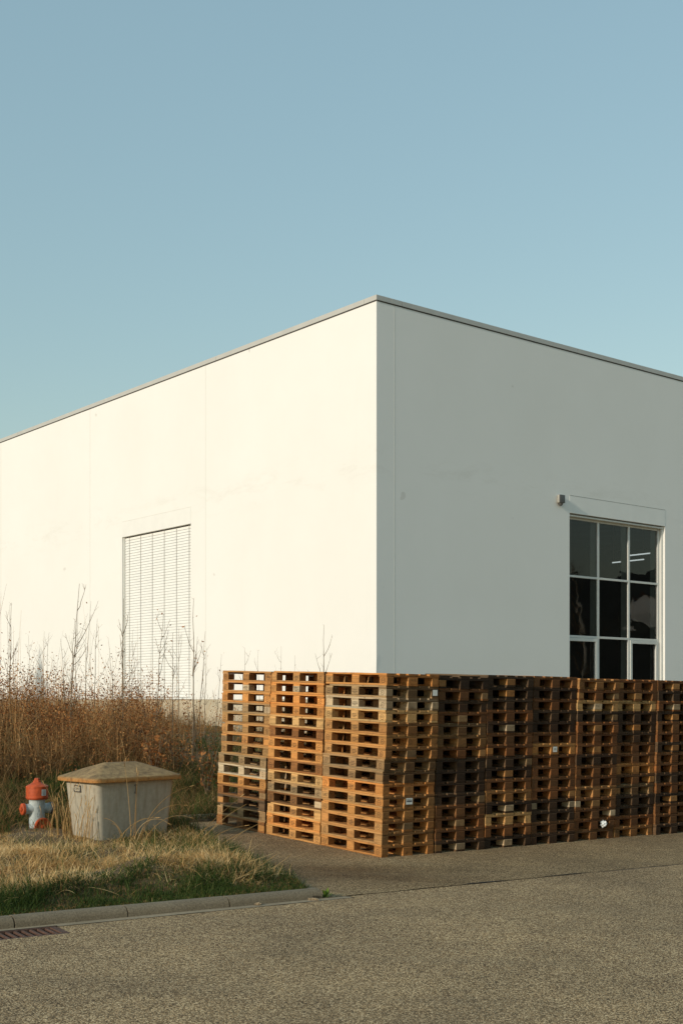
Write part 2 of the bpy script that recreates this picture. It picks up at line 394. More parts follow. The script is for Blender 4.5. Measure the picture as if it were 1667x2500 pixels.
# kerb: rounded concrete kerb stones, one structure with open joints
def kerb_run(p0, p1, w, h, joint, end_round=False):
    mb = MB(); p0 = np.array(p0); p1 = np.array(p1); L = np.hypot(*(p1-p0)); e = (p1-p0)/L; n = np.array([-e[1], e[0]])
    prof = [(0, -.12), (0, h*.38), (.012, h*.66), (.035, h*.88), (.065, h), (w-.02, h), (w, h-.015), (w, -.12)]
    k = 0.; 
    while k < L:
        k2 = min(k + joint, L); loops = []
        last = k2 >= L - 1e-6
        ts = [k+.006, k2-.006]
        sc = [1, 1]
        if last and end_round: ts = [k+.006, k2-.10, k2-.05, k2-.015, k2]; sc = [1, 1, .95, .78, .5]
        jit = R.uniform(-.003, .003)
        for t, s_ in zip(ts, sc):
            c = p0 + e*t
            loops.append([(c[0]+n[0]*u, c[1]+n[1]*u, float(plane(*c)) + jit + (v*s_ if v > 0 else v)) for u, v in prof])
        mb.loft(loops); k = k2
    return mb
km = kerb_run(road_xy(-42.0, 0), road_xy(0, 0), .15, .088, 1.0, True)
struct(km.obj('kerb', M['kerb'], smooth=True))
km = kerb_run((-2.39, 17.46), (-.95, 18.52), .10, .10, .8)
struct(km.obj('kerb', M['kerb'], smooth=True))
km = kerb_run((-.36, 12.10), (-1.02, 14.17), .07, .018, .7)
struct(km.obj('kerb', M['kerb'], smooth=True))

# drain grate
def rp(a, b, dz=0): x, y = road_xy(a, b); return (x, y, float(plane(x, y)) + dz)
g0 = rp((gr_a0+gr_a1)/2, (gr_b0+gr_b1)/2)
t = thing('drain_grate', 'rusty iron drain grate set in the road gutter beside the kerb', 'drain grate', g0, TR)
t.rotation_euler = (math.atan(GX*N[0]+GY*N[1]), -math.atan(GX*E[0]+GY*E[1]), TR)
gl, gw = (gr_a1-gr_a0)/2, (gr_b1-gr_b0)/2
mb = MB(); mb.box(-gl, gl, -gw, -gw+.03, -.05, .0); mb.box(-gl, gl, gw-.02, gw, -.05, .001); mb.box(-gl, -gl+.03, -gw+.031, gw-.021, -.05, .001); mb.box(gl-.06, gl, -gw+.031, gw-.021, -.05, .001)
mb.obj('frame', M['rust'], t, bevel=.003)
mb = MB(); mb.box(-gl+.03, gl-.06, -gw+.031, gw-.021, -.056, -.052); mb.obj('pit_shade', M['dark'], t)  # dark plate below the bars, painted as the shade in the drain
for i in range(8):
    x = -gl + .055 + i*.066
    mb = MB(); mb.box(x, x+.026, -gw+.032, gw-.022, -.045, -.004); mb.obj('bar', M['rust'], t, bevel=.004)

# ------------------------------------------------------------------ pallets
PC = np.array([.4573, 14.636, .2386]); TP = rad(37.087)
du = Vector((math.cos(TP), math.sin(TP), -.0115)).normalized(); dv = Vector((-math.sin(TP), math.cos(TP), .0302)).normalized()
pn = du.cross(dv).normalized(); dv = pn.cross(du)
PROT = Matrix((dv, -du, pn)).transposed().to_4x4()   # local x = long side, -y = into the pile, z = up
PL, PW, PH = 1.2, .8, .144
def board(mb, x0, x1, y0, y1, z0, z1, rr, wob=.003, nseg=5, chip=.0):
    loops = []
    for i in range(nseg+1):
        x = x0 + (x1-x0)*i/nseg; dz = rr.uniform(-wob, wob)*.5 if 0 < i < nseg else 0; dy = rr.uniform(-wob, wob)*.5
        a, b_, c, d = y0+dy, y1+dy, z0+dz, z1+dz
        if i in (0, nseg): x += rr.uniform(-.004, .004)
        e = .003
        loops.append([(x, a+e, c), (x, b_-e, c), (x, b_, c+e), (x, b_, d-e), (x, b_-e, d), (x, a+e, d), (x, a, d-e), (x, a, c+e)])
    mb.loft(loops)
def rot_board(mb, y0, y1, x0, x1, z0, z1, rr, wob):     # runs across
    t_ = MB(); board(t_, y0, y1, x0, x1, z0, z1, rr, wob, 4); mb.add([(v[1], v[0], v[2]) for v in t_.v], [tuple(reversed(f)) for f in t_.f])
YB = [(-.4, -.255), (-.2135, -.1135), (-.0725, .0725), (.1135, .2135), (.255, .4)]
def deck_mb(seed):
    rr = random.Random(seed); mb = MB()
    for a, b_ in YB:
        s1, s2 = rr.uniform(-.006, .006), rr.uniform(-.006, .006)
        x0, x1 = -.6, .6
        if rr.random() < .12: x1 -= rr.uniform(.02, .10)
        board(mb, x0, x1, a + s1*.5, b_ + s2*.5, .1225, .144, rr, .004, 6)
    for xc in (-.5275, 0, .5275): rot_board(mb, -.4, .4, xc-.0725, xc+.0725, .1005, .122, rr, .002)
    return mb
def skid_mb(yc, seed):
    rr = random.Random(seed); mb = MB(); w = .05 if abs(yc) > .1 else .0725
    a, b_ = yc-w, yc+w
    if abs(yc) > .1: a, b_ = (.30, .40) if yc > 0 else (-.40, -.30)
    board(mb, -.6, .6, a, b_, 0, .022, rr, .004, 6); return mb
BX, BY = (-.5275, 0, .5275), (-.35, 0, .35)
def block_mesh(xc, yc, seed, mark=None):
    rr = random.Random(seed); hx = .0725; hy = .0725 if yc == 0 else .05
    jx, jy = rr.uniform(-.004, .004), rr.uniform(-.003, .003)
    bm = bmesh.new(); bmesh.ops.create_cube(bm, size=1)
    for v in bm.verts: v.co = Vector((xc+jx+v.co.x*2*hx, yc+jy+v.co.y*2*hy, .0612+v.co.z*.0772))
    bmesh.ops.bevel(bm, geom=bm.edges[:], offset=.0035, segments=1, affect='EDGES')
    me = bpy.data.meshes.new('block'); bm.to_mesh(me); bm.free()
    me.materials.append(M['wood']); me.materials.append(M['burn'])
    if mark:
        mb = MB(); y = yc + jy + hy + .0012; o = (xc+jx, y, .061)
        if mark in ('ring', 'eur'):
            n = 28; rx, rz = (.042, .029)
            if mark == 'ring': rx = rz = .03
            A = [(o[0]-rx*math.cos(2*math.pi*i/n), y, o[2]+rz*math.sin(2*math.pi*i/n)) for i in range(n)]
            B = [(o[0]-(rx-.004)*math.cos(2*math.pi*i/n), y, o[2]+(rz-.004)*math.sin(2*math.pi*i/n)) for i in range(n)]
            mb.add(A+B, [(i, (i+1) % n, n+(i+1) % n, n+i) for i in range(n)])
            text_geo('EUR' if mark == 'eur' else 'IK', .026, mb, o, (-1,0,0), (0,0,1))
        elif mark == 'uic': text_geo('UIC', .05, mb, o, (-1,0,0), (0,0,1))
        elif mark == 'lines':
            for k, (w, z) in enumerate(((.04, .018), (.052, 0), (.03, -.018))): mb.add([(o[0]+w, y, o[2]+z-.003), (o[0]+w, y, o[2]+z+.003), (o[0]-w, y, o[2]+z+.003), (o[0]-w, y, o[2]+z-.003)], [(0,3,2,1)])
        base = len(me.vertices); bm = bmesh.new(); bm.from_mesh(me)
        vs = [bm.verts.new(p) for p in mb.v]
        for f in mb.f:
            try: fa = bm.faces.new([vs[i] for i in f]); fa.material_index = 1
            except ValueError: pass
        bm.to_mesh(me); bm.free()
    return me
DECKS = [deck_mb(s).mesh('deck', M['wood']) for s in range(8)]
SKIDS = {y: [skid_mb(y, s*7+int(y*10)+30).mesh('bottom_board', M['wood']) for s in range(4)] for y in BY}
BLOCKS = {(i, j): [block_mesh(BX[i], BY[j], s*31+i*3+j) for s in range(2)] for i in range(3) for j in range(3)}
MARKED = {(0, 'ring'): block_mesh(BX[0], .35, 3, 'ring'), (0, 'eur'): block_mesh(BX[0], .35, 4, 'eur'), (2, 'uic'): block_mesh(BX[2], .35, 5, 'uic'),
          (2, 'eur'): block_mesh(BX[2], .35, 6, 'eur'), (2, 'ring'): block_mesh(BX[2], .35, 7, 'ring'), (1, 'lines'): block_mesh(BX[1], .35, 8, 'lines')}
# a plain one-mesh pallet for the stacks inside the pile
def whole(seed):
    mb = deck_mb(seed)
    for y in BY: b2 = skid_mb(y, seed+50); mb.add(b2.v, b2.f)
    for x in BX:
        for y in BY:
            hy = .0725 if y == 0 else .05; mb.box(x-.0725, x+.0725, y-hy, y+hy, .0225, .100)
    return mb.mesh('wooden_pallet', M['wood'])
WHOLE = [whole(s) for s in (90, 91, 92)]

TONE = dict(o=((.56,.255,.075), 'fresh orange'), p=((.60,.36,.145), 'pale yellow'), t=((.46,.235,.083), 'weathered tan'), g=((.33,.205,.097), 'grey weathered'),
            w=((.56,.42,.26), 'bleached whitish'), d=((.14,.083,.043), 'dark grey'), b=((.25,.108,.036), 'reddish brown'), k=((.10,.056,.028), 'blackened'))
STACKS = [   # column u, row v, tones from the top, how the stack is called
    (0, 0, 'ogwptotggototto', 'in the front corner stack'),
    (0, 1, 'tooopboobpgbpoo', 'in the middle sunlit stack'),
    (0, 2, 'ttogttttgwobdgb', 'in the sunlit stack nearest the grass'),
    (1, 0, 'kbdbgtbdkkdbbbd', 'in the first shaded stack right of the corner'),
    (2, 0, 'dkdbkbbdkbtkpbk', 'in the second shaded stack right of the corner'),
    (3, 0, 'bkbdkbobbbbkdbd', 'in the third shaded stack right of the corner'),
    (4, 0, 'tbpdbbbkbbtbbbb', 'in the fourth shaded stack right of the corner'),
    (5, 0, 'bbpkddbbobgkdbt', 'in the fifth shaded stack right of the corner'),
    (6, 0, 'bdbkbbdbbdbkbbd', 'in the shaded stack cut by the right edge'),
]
ORD = ['topmost', 'second', 'third', 'fourth', 'fifth', 'sixth', 'seventh', 'eighth', 'ninth', 'tenth', 'eleventh', 'twelfth', 'thirteenth', 'fourteenth', 'lowest']
SU, SV = .8225, 1.2
GRP = 'wooden pallets stacked in a long block'
END_SHADE_AMT = dict(o=.68, p=.42, t=.88, g=1.0, w=.97, d=.97, b=.74, k=.92)  # how strongly each tone's end faces carry end grain and painted shade
def jitter(c, k=.22, rr=R, al=.7):
    f = 1 + rr.uniform(-k, k); w = rr.uniform(-.06, .06)
    return (c[0]*f*(1+w), c[1]*f, c[2]*f*(1-w), c[3] if len(c) > 3 else al)
def pallet_mat(u, v, lev, ou, ov, yaw):
    c = Vector(PC) + du*(u*SU + PW/2 + ou) + dv*(v*SV + PL/2 + ov) + pn*(lev*PH + .0055)
    return Matrix.Translation(c) @ PROT @ Matrix.Rotation(yaw, 4, 'Z')
PALLET = {}
for (u, v, tones, where) in STACKS:
    ou = R.uniform(-.006, .006); ov = R.uniform(-.006, .006); so = R.uniform(-.03, .03) if u else 0.; gu_ = (-.004, .020, .012, .022, .006, .016, .012)[u]; hz = R.uniform(-.0016, .0016)
    for lev in range(15):
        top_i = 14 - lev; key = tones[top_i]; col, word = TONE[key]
        q = .010 if u == 0 else .016; ou += R.uniform(-.006, .006); ov += R.uniform(-q, q); ou *= .85; ov *= .85
        sh = .05 if (u, v) == (0, 2) and lev < 7 else (-.018 if (u, v) == (0, 0) and lev > 7 else 0)
        if (u, v) == (0, 1) and top_i < 6: ov = max(ov, .0)
        root = link('wooden_pallet', None)
        pos = f'pallet, {ORD[top_i]}' if top_i in (0, 14) else f'pallet, {ORD[top_i]} from top,'
        tag(root, f'{word} {pos} {where}', 'pallet', GRP); root.empty_display_size = .05
        root.matrix_world = pallet_mat(u, v, lev*(1+hz/PH), ou + gu_, ov + sh + so, R.uniform(-.008, .008) if u == 0 else R.uniform(-.007, .007))
        PALLET[(u, v, top_i)] = root
        base = jitter(col, .14, al=END_SHADE_AMT[key])
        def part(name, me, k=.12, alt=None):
            o = link(name, me, root); o.color = jitter(alt or base, k, al=END_SHADE_AMT[key]*.8); return o
        part('deck', R.choice(DECKS), .08)
        for y in BY: part('bottom_board', R.choice(SKIDS[y]), .16)
        for i in range(3):
            for j in range(3):
                me_ = R.choice(BLOCKS[(i, j)])
                if j == 2 and u == 0 and key not in 'kd':
                    q = R.random()
                    if i == 0 and q < .8: me_ = MARKED[(0, 'ring' if q < .5 else 'eur')]
                    if i == 2 and q < .75: me_ = MARKED[(2, 'uic' if (v == 0 and top_i in (0, 6)) or q < .15 else ('eur' if q < .5 else 'ring'))]
                    if i == 1 and q < .6: me_ = MARKED[(1, 'lines')]
                alt = None
                if R.random() < (.14 if key in 'kdb' else .10): alt = TONE[R.choice('gtwo')][0]
                if key == 'w': alt = TONE['w'][0]
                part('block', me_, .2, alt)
for u in range(1, 8):
    ou = ov = 0
    for lev in range(15):
        ou += R.uniform(-.008, .008); ov += R.uniform(-.008, .008); ou *= .85; ov *= .85
        o = link('wooden_pallet', R.choice(WHOLE)); o.color = jitter(TONE[R.choice('kdkdb')][0], .2)  # dark tones paint in the shade inside the pile
        o.matrix_world = pallet_mat(u, 1, lev, ou, ov, R.uniform(-.006, .006))
        tag(o, 'wooden pallet in the second row, inside the pile behind the shaded stacks', 'pallet', GRP)

for lev in range(15):
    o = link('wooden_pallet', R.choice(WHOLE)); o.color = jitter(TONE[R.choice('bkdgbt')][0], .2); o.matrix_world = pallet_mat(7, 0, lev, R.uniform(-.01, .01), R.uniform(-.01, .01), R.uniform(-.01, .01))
    tag(o, 'wooden pallet of the next stack, glimpsed through gaps of the rightmost shaded stack', 'pallet', GRP)

# paper labels stapled on blocks, and the scrap of film caught in a pallet
def sticker(key, y0, z0, w, h, kind):
    root = PALLET[key]; mb = MB(); x = -.6068
    mb.box(x-.0008, x, y0-w/2, y0+w/2, z0-h/2, z0+h/2, 0)
    xs = x-.0016
    if kind == 'bars':
        for z in (.3, .12, .0, -.1):
            hh = .03*h if z else .08*h
            mb.add([(xs, y0-w*.4, z0+z*h-hh), (xs, y0+w*.4, z0+z*h-hh), (xs, y0+w*.4, z0+z*h+hh), (xs, y0-w*.4, z0+z*h+hh)], [(0,3,2,1)], 1)
        text_geo('4', h*.2, mb, (xs, y0, z0-h*.33), (0,-1,0), (0,0,1), 1)
    elif kind == 'word':
        text_geo('EB', h*.6, mb, (xs, y0, z0), (0,-1,0), (0,0,1), 1)
    o = mb.obj('paper_label', [M['paper'], M['ink']], root); return o
sticker((0, 0, 10), 0.0, .071, .10, .075, 'bars')
sticker((0, 0, 1), -.345, .070, .075, .070, 'blank')
sticker((3, 0, 6), 0.0, .066, .075, .070, 'word')
def crumple(name, loc, sx, sy, sz, m, seed, label, cat):
    rr = random.Random(seed); bm = bmesh.new(); bmesh.ops.create_icosphere(bm, subdivisions=3, radius=1)
    for vtx in bm.verts:
        f = .6 + .5*rr.random() + .25*math.sin(vtx.co.x*5+seed)*math.cos(vtx.co.z*6)
        vtx.co = Vector((vtx.co.x*sx, vtx.co.y*sy, vtx.co.z*sz))*f
    me = bpy.data.meshes.new(name); bm.to_mesh(me); bm.free(); me.materials.append(m)
    return tag(link(name, me, None, loc), label, cat)
pm = PALLET[(4, 0, 13)].matrix_world
crumple('plastic_scrap', pm @ Vector((-.60, -.18, .066)), .05, .045, .052, M['plastic'], 3, 'crumpled white plastic scrap caught in a lower opening of the shaded pallets', 'plastic scrap')

# ------------------------------------------------------------------ warehouse
TB = rad(39.1); CB = (.774, 27.7)
W = thing('warehouse', 'plain white flat-roofed warehouse with a grey coping behind the pallet stacks', 'warehouse', (CB[0], CB[1], 0), TB)
TOP = 11.05; PLZ = 2.094; WT = .36
LW, RW = 48., 32.
RWIN = (6.448, 10.39, PLZ, 6.83); LWIN = (7.63, 11.355, PLZ, 6.82)
JL = [6.906, 13.319, 19.774, 26.2, 32.6, 39.0]; JR = [.532, 13.0, 25.]
wl = MB()      # left wall: exterior at local x = 0
s0, s1, z0, z1 = LWIN
wl.box(0, WT, 0, s0, PLZ, TOP-.115); wl.box(0, WT, s1, LW, PLZ, TOP-.115); wl.box(0, WT, s0, s1, z1, TOP-.115)
wl.obj('wall', M['plaster'], W)
wr = MB(); s0, s1, z0, z1 = RWIN
wr.box(WT, s0, 0, WT, -1.0, TOP-.115); wr.box(s1, RW, 0, WT, -1.0, TOP-.115); wr.box(s0, s1, 0, WT, z1, TOP-.115); wr.box(s0, s1, 0, WT, -1.0, PLZ-.02)
wr.obj('wall', M['plaster'], W)
pl = MB(); pl.box(.012, WT, 0.002, LW, -1.0, PLZ-.001); pl.obj('plinth', M['plinth'], W)
pl = MB(); pl.box(-.02, .1, LWIN[0]-.02, LWIN[1]+.02, PLZ, PLZ+.018); pl.obj('window_sill', M['frame'], W)
rf = MB(); rf.box(WT, RW, WT, LW, TOP-.5, TOP-.25); rf.obj('roof', M['coping'], W)
bk = MB(); bk.box(RW, RW+.2, 0, LW, -1, TOP-.115); bk.box(0, RW+.2, LW, LW+.2, -1, TOP-.115); bk.obj('wall', M['plaster'], W)
for s in JL: sj = MB(); sj.box(-.0025, 0, s-.005, s+.005, PLZ+.001, TOP-.12); sj.obj('joint', M['sealant'], W)
for s in JR: sj = MB(); sj.box(s-.004, s+.004, -.0025, 0, -.5, TOP-.12); sj.obj('joint', M['sealant'], W)
cp = MB()     # coping in lengths, mitred at the corner
c0, c1 = TOP-.115, TOP; OV = .016
def cop(l0, l1, left):
    if left: cp.box(-OV, WT+.05, l0, l1, c0, c1)
    else: cp.box(l0, l1, -OV, WT+.05, c0, c1)
cp.add([(-OV,-OV,c0),(WT+.05,-OV,c0),(WT+.05,WT+.05,c0),(-OV,WT+.05,c0),(-OV,-OV,c1),(WT+.05,-OV,c1),(WT+.05,WT+.05,c1),(-OV,WT+.05,c1)],
       [(0,3,2,1),(4,5,6,7),(0,1,5,4),(1,2,6,5),(2,3,7,6),(3,0,4,7)])
k = WT+.054
while k < LW: cop(k, min(k+5.99, LW), True); k += 6
k = WT+.054; cop(k, .75, False); k = .756
while k < RW: cop(k, min(k+5.99, RW), False); k += 6
cp.obj('coping', M['coping'], W, bevel=.004)
fl = MB(); fl.box(-.010, .01, 0.0, LW, c0-.022, c0-.001); fl.box(.011, RW, -.010, -.001, c0-.022, c0-.001); fl.obj('flashing_shade_line', M['dark'], W)  # dark strip standing in for the shade line below the coping

# right window
win = link('window', None, W); s0, s1, z0, z1 = RWIN; RC = .13
fb = MB()
MX = [(s0-.02, s0+.055), (7.70, 7.775), (8.965, 9.04), (10.235, 10.31)]
TZ = [(2.075, 2.15), (3.68, 3.738), (5.222, 5.278), (6.70, 6.80)]
for a, b_ in MX: fb.box(a, b_, RC, RC+.06, 2.08, 6.80)
for a, b_ in TZ:
    for i in range(3): fb.box(MX[i][1]+.0005, MX[i+1][0]-.0005, RC+.003, RC+.058, a, b_)
for i in (0, 2):     # opening casements below
    a, b_ = MX[i][1]+.004, MX[i+1][0]-.004; t0, t1 = 2.155, 3.674; q = .082
    fb.box(a, a+q, RC-.018, RC+.05, t0, t1); fb.box(b_-q, b_, RC-.018, RC+.05, t0, t1); fb.box(a+q, b_-q, RC-.018, RC+.05, t1-q, t1); fb.box(a+q, b_-q, RC-.018, RC+.05, t0, t0+q)
fb.obj('frame', M['frame'], win, bevel=.003)
fin = MB()
for a, b_ in MX[1:]: fin.box(a+.008, b_-.008, RC+.062, RC+.25, 2.1, 6.8)
fin.obj('mullion', M['frame'], win)
gr = MB(); gr.box(10.315, 10.388, .06, .2, 2.1, 6.82); gr.obj('guide_rail', M['frame'], win, bevel=.003)
pn_ = MB()
for i in range(3):
    for j in range(3):
        a, b_ = MX[i][1], MX[i+1][0]; c, d = TZ[j][1], TZ[j+1][0]
        if j == 0 and i != 1: a += .084; b_ -= .084; c += .085; d -= .085
        pn_.add([(a-.004, RC+.03, c-.004), (b_+.004, RC+.03, c-.004), (b_+.004, RC+.03, d+.004), (a-.004, RC+.03, d+.004)], [(0,1,2,3)])
pn_.obj('pane', M['glass'], win)
hd = MB(); hd.box(s0-.004, s1+.004, -.004, -.0005, 6.83, 7.268); hd.obj('header_panel', M['panel'], win)
hl = MB(); hl.box(s0-.004, s1+.004, -.007, -.0005, 7.269, 7.281); hl.obj('flashing_shade_line', M['cord'], win)
bl = MB(); bl.box(s0+.03, s1-.03, .03, .11, 6.755, 6.795); bl.obj('bottom_rail', M['sealant'], win)
inn = MB()    # the dim hall behind the glass
x0, x1, y0, y1, za, zb = 1.5, 26., WT+.02, 14., .9, 8.6
inn.add([(x0,y0,za),(x1,y0,za),(x1,y1,za),(x0,y1,za),(x0,y0,zb),(x1,y0,zb),(x1,y1,zb),(x0,y1,zb)], [(0,1,2,3),(4,7,6,5),(1,5,6,2),(2,6,7,3),(3,7,4,0)])
inn.obj('interior', M['inner'], W)
# left window with its closed outside blind
win2 = link('window', None, W); s0, s1, z0, z1 = LWIN
bp = MB(); bp.box(.13, .16, s0, s1, PLZ, z1); bp.obj('pane', M['inner'], win2)
for y0, y1 in ((s0, s0+.05), (s1-.05, s1)): fr = MB(); fr.box(.05, .12, y0, y1, PLZ+.02, z1); fr.obj('guide_rail', M['frame'], win2)
sl = MB(); p = .0772; nsl = int((z1-.03-PLZ-.03)/p)
for i in range(nsl):
    zt = z1 - .035 - i*p; zbm = zt - p + .005
    zm = (zt+zbm)/2; a, b_ = s0+.052, s1-.052
    pr = [(.092, zt), (.080, zm), (.078, zbm), (.081, zbm), (.083, zm), (.095, zt)]
    sl.loft([[(x, a, z) for x, z in pr], [(x, b_, z) for x, z in pr]])
sl.obj('blind', M['slat'], win2)
for i in range(6):
    y = s0 + .2 + i*(s1-s0-.5)/5; cd = MB()
    cd.box(.066, .074, y-.005, y+.005, PLZ+.03, z1-.01); cd.obj('cord', M['cord'], win2)
br = MB(); br.box(.065, .105, s0+.05, s1-.05, PLZ+.022, PLZ+.05); br.obj('bottom_rail', M['slat'], win2)
hd = MB(); hd.box(-.004, -.0005, s0-.004, s1+.004, 6.82, 7.262); hd.obj('header_panel', M['panel'], win2)
hl = MB(); hl.box(-.006, -.0005, s0-.004, s1+.004, 7.263, 7.270); hl.obj('flashing_shade_line', M['sealant'], win2)

def bpt(x, y, z):   # warehouse local -> world
    c, s = math.cos(TB), math.sin(TB); return (CB[0]+x*c-y*s, CB[1]+x*s+y*c, z)
# fluorescent battens inside
for k, (xx, yy, zz, lab) in enumerate([(12.95, 2.55, 6.5, 'upper glowing white tube lamp seen through the right hand window panes'), (14.16, 4.2, 6.5, 'lower glowing white tube lamp crossing behind the second window mullion')]):
    t = thing('tube_lamp', lab, 'tube lamp', bpt(xx, yy, zz), TB, 'tube lamps hanging inside the hall')
    h = MB(); hl_ = (.68, .62)[k]; h.box(-.05, .05, -hl_-.03, hl_+.03, .02, .08); h.box(-.012, .012, -.6, -.58, .08, 8.6-zz); h.box(-.012, .012, .58, .6, .08, 8.6-zz); h.obj('housing', M['lampside'], t)
    h = MB(); h.lathe([(.018, -hl_), (.018, hl_)], 10, (0,0,0), (0,1,0)); h.obj('tube', M['tube'], t, smooth=True)
# outside lamp on the wall
t = thing('wall_lamp', 'small square grey lamp fixed to the shaded wall left of the window', 'wall lamp', bpt(6.05, 0, 7.13), TB)
h = MB(); h.box(-.105, .105, -.095, -.012, -.105, .108); h.obj('housing', M['lampside'], t, smooth=True, bevel=.03, seg=3)
h = MB(); h.box(-.100, .100, -.112, -.094, -.100, .103); h.obj('front_cover', M['lampbody'], t, smooth=True, bevel=.008, seg=2)
h = MB(); h.box(-.06, .06, -.0118, -.0005, -.08, .08); h.obj('bracket', M['lampbody'], t)
h = MB(); h.lathe([(.0, -.17), (.03, -.165), (.055, -.14), (.062, -.107)], 18, (.0, -.05, 0), (0,0,1), cap0=False); h.obj('sensor', M['lampbody'], t, smooth=True)

# ------------------------------------------------------------------ grit bin
def rrect(hx, hy, r, z, n=6):
    out = []
    for cx, cy, a0 in ((hx-r, hy-r, 0), (-hx+r, hy-r, 90), (-hx+r, -hy+r, 180), (hx-r, -hy+r, 270)):
        for k in range(n+1):
            a = rad(a0 + 90*k/n); out.append((cx+r*math.cos(a), cy+r*math.sin(a), z))
    return out
TX = rad(45.0); ex = np.array([math.cos(TX), math.sin(TX)]); ey = np.array([-ex[1], ex[0]])
bc = np.array([-2.925, 15.0]) + ex*.585 + ey*.36
BZ = .338
t = thing('grit_bin', 'beige grey grit bin with a rusty stained hipped lid beside the hydrant', 'grit bin', (bc[0], bc[1], BZ), TX)
b_ = MB(); b_.loft([rrect(.515, .295, .07, -.06), rrect(.525, .305, .075, .05), rrect(.56, .338, .08, .45), rrect(.582, .358, .08, .70), rrect(.585, .36, .08, .755)])
b_.obj('body', M['bin'], t, smooth=True)
l = MB()
l.loft([rrect(.60, .375, .08, .754), rrect(.655, .430, .09, .752), rrect(.664, .439, .095, .757), rrect(.667, .442, .096, .79), rrect(.663, .438, .095, .805), rrect(.652, .427, .09, .813),
        rrect(.60, .375, .085, .833), rrect(.44, .22, .05, .899), rrect(.26, .045, .03, .966), rrect(.235, .018, .014, .974)])
l.obj('lid', M['lid'], t, smooth=True)
h = MB(); y = -.36
lx_ = -.02
h.box(lx_-.006, lx_+.006, y-.006, y+.02, .615, .715); h.box(lx_-.020, lx_+.020, y-.009, y+.012, .69, .712); h.lathe([(.015, 0), (.015, .012)], 12, (lx_, y+.010, .61), (0,-1,0))
h.obj('latch', M['latch'], t, bevel=.002)
s = MB(); xx = -.583   # maker's plate on the sunlit end
xs = -.590
yc, zc = .055, .665
s.box(xs, xs+.03, yc-.072, yc+.072, zc-.042, zc+.042, 0)
o_ = rrect(.058, .030, .022, 0, 5); s.add([(xs-.0015, yc+p[0], zc+p[1]) for p in o_], [tuple(reversed(range(len(o_))))], 1)
text_geo('CEMO', .036, s, (xs-.003, yc, zc), (0,-1,0), (0,0,1), 0)
s.obj('name_plate', [M['plate'], M['bin']], t)

# ------------------------------------------------------------------ hydrant
HX, HY = -3.89, 16.02; HZ = float(plane(HX, HY))
t = thing('fire_hydrant', 'pale grey fire hydrant with orange cap and outlets in dry grass', 'fire hydrant', (HX, HY, HZ), rad(34))
h = MB(); h.lathe([(.108, -.1), (.108, .02), (.104, .04), (.101, .06), (.099, .30), (.101, .42), (.104, .45)], 36); h.obj('barrel', M['hydgrey'], t, smooth=True)
h = MB(); h.lathe([(.106, .432), (.128, .436), (.134, .442), (.136, .452), (.143, .455), (.143, .475), (.138, .478), (.139, .49), (.138, .585), (.141, .588), (.141, .600), (.134, .606), (.105, .622), (.075, .638), (.056, .650), (.050, .656)], 40)
h.obj('bonnet', M['orange'], t, smooth=True)
h = MB(); h.lathe([(.052, .652), (.05, .672), (.036, .676), (.034, .700), (.028, .706)], 6); h.obj('top_nut', M['orange'], t, bevel=.002)
for sgn in (-1, 1):
    h = MB(); h.lathe([(.075, .07), (.066, .10), (.064, .15), (.07, .155), (.07, .165)], 24, (0,0,.315), (sgn,0,0)); 
    o = h.obj('outlet', M['hydgrey'], t, smooth=True)
    h = MB(); h.lathe([(.072, .166), (.076, .170), (.076, .200), (.066, .207), (.030, .209), (.026, .222), (.014, .226)], 24, (0,0,.315), (sgn,0,0))
    for k in range(2): 
        a = rad(90*k+40); h.box(*( (sgn*.205, sgn*.218) if sgn > 0 else (-.218, -.205)), -.058*math.cos(a)-.009, .058*math.cos(a)+.009, .315-.012*(k+1), .315+.012*(k+1))
    h.obj('outlet_cap', M['orange'] if sgn < 0 else M['hyddark'], o, smooth=True)
h = MB(); h.lathe([(.09, .05), (.085, .12), (.095, .125), (.095, .14)], 24, (0,0,.095), (.1,-1,0)); o = h.obj('outlet', M['hydgrey'], t, smooth=True)
h = MB(); h.lathe([(.098, .141), (.112, .146), (.115, .160), (.112, .180), (.098, .184), (.086, .176), (.03, .176), (.028, .20), (.018, .205)], 28, (0,0,.095), (.1,-1,0)); h.obj('outlet_cap', M['orange'], o, smooth=True)
ca = -rad(34) - rad(90) + rad(13.6)     # local angle that faces the camera
def onr(ang, r, z): return (r*math.cos(ang), r*math.sin(ang), z)
h = MB()
for i, ch in enumerate('DVKYNCB'):
    a = ca + rad(8); c = onr(a, .0995, .405 - i*.038); text_geo(ch, .045, h, c, (-math.sin(a), math.cos(a), 0), (0,0,1), thick=.004)
h.obj('lettering', M['hydgrey'], t)
h = MB(); a0 = ca + rad(24); a1 = ca + rad(52); n = 6
vs = [onr(a0+(a1-a0)*i/n, .1412, z) for i in range(n+1) for z in (.487, .565)]
h.add(vs, [(2*i, 2*i+2, 2*i+3, 2*i+1) for i in range(n)], 0)
for z in (.545, .53, .515, .50):
    b0, b1 = a0+.06, a1-.06
    h.add([onr(b0, .1422, z), onr((b0+b1)/2, .1424, z), onr(b1, .1422, z), onr(b1, .1422, z+.005), onr((b0+b1)/2, .1424, z+.005), onr(b0, .1422, z+.005)], [(0,1,4,5), (1,2,3,4)], 1)
h.obj('label', [M['paper'], M['ink']], t)

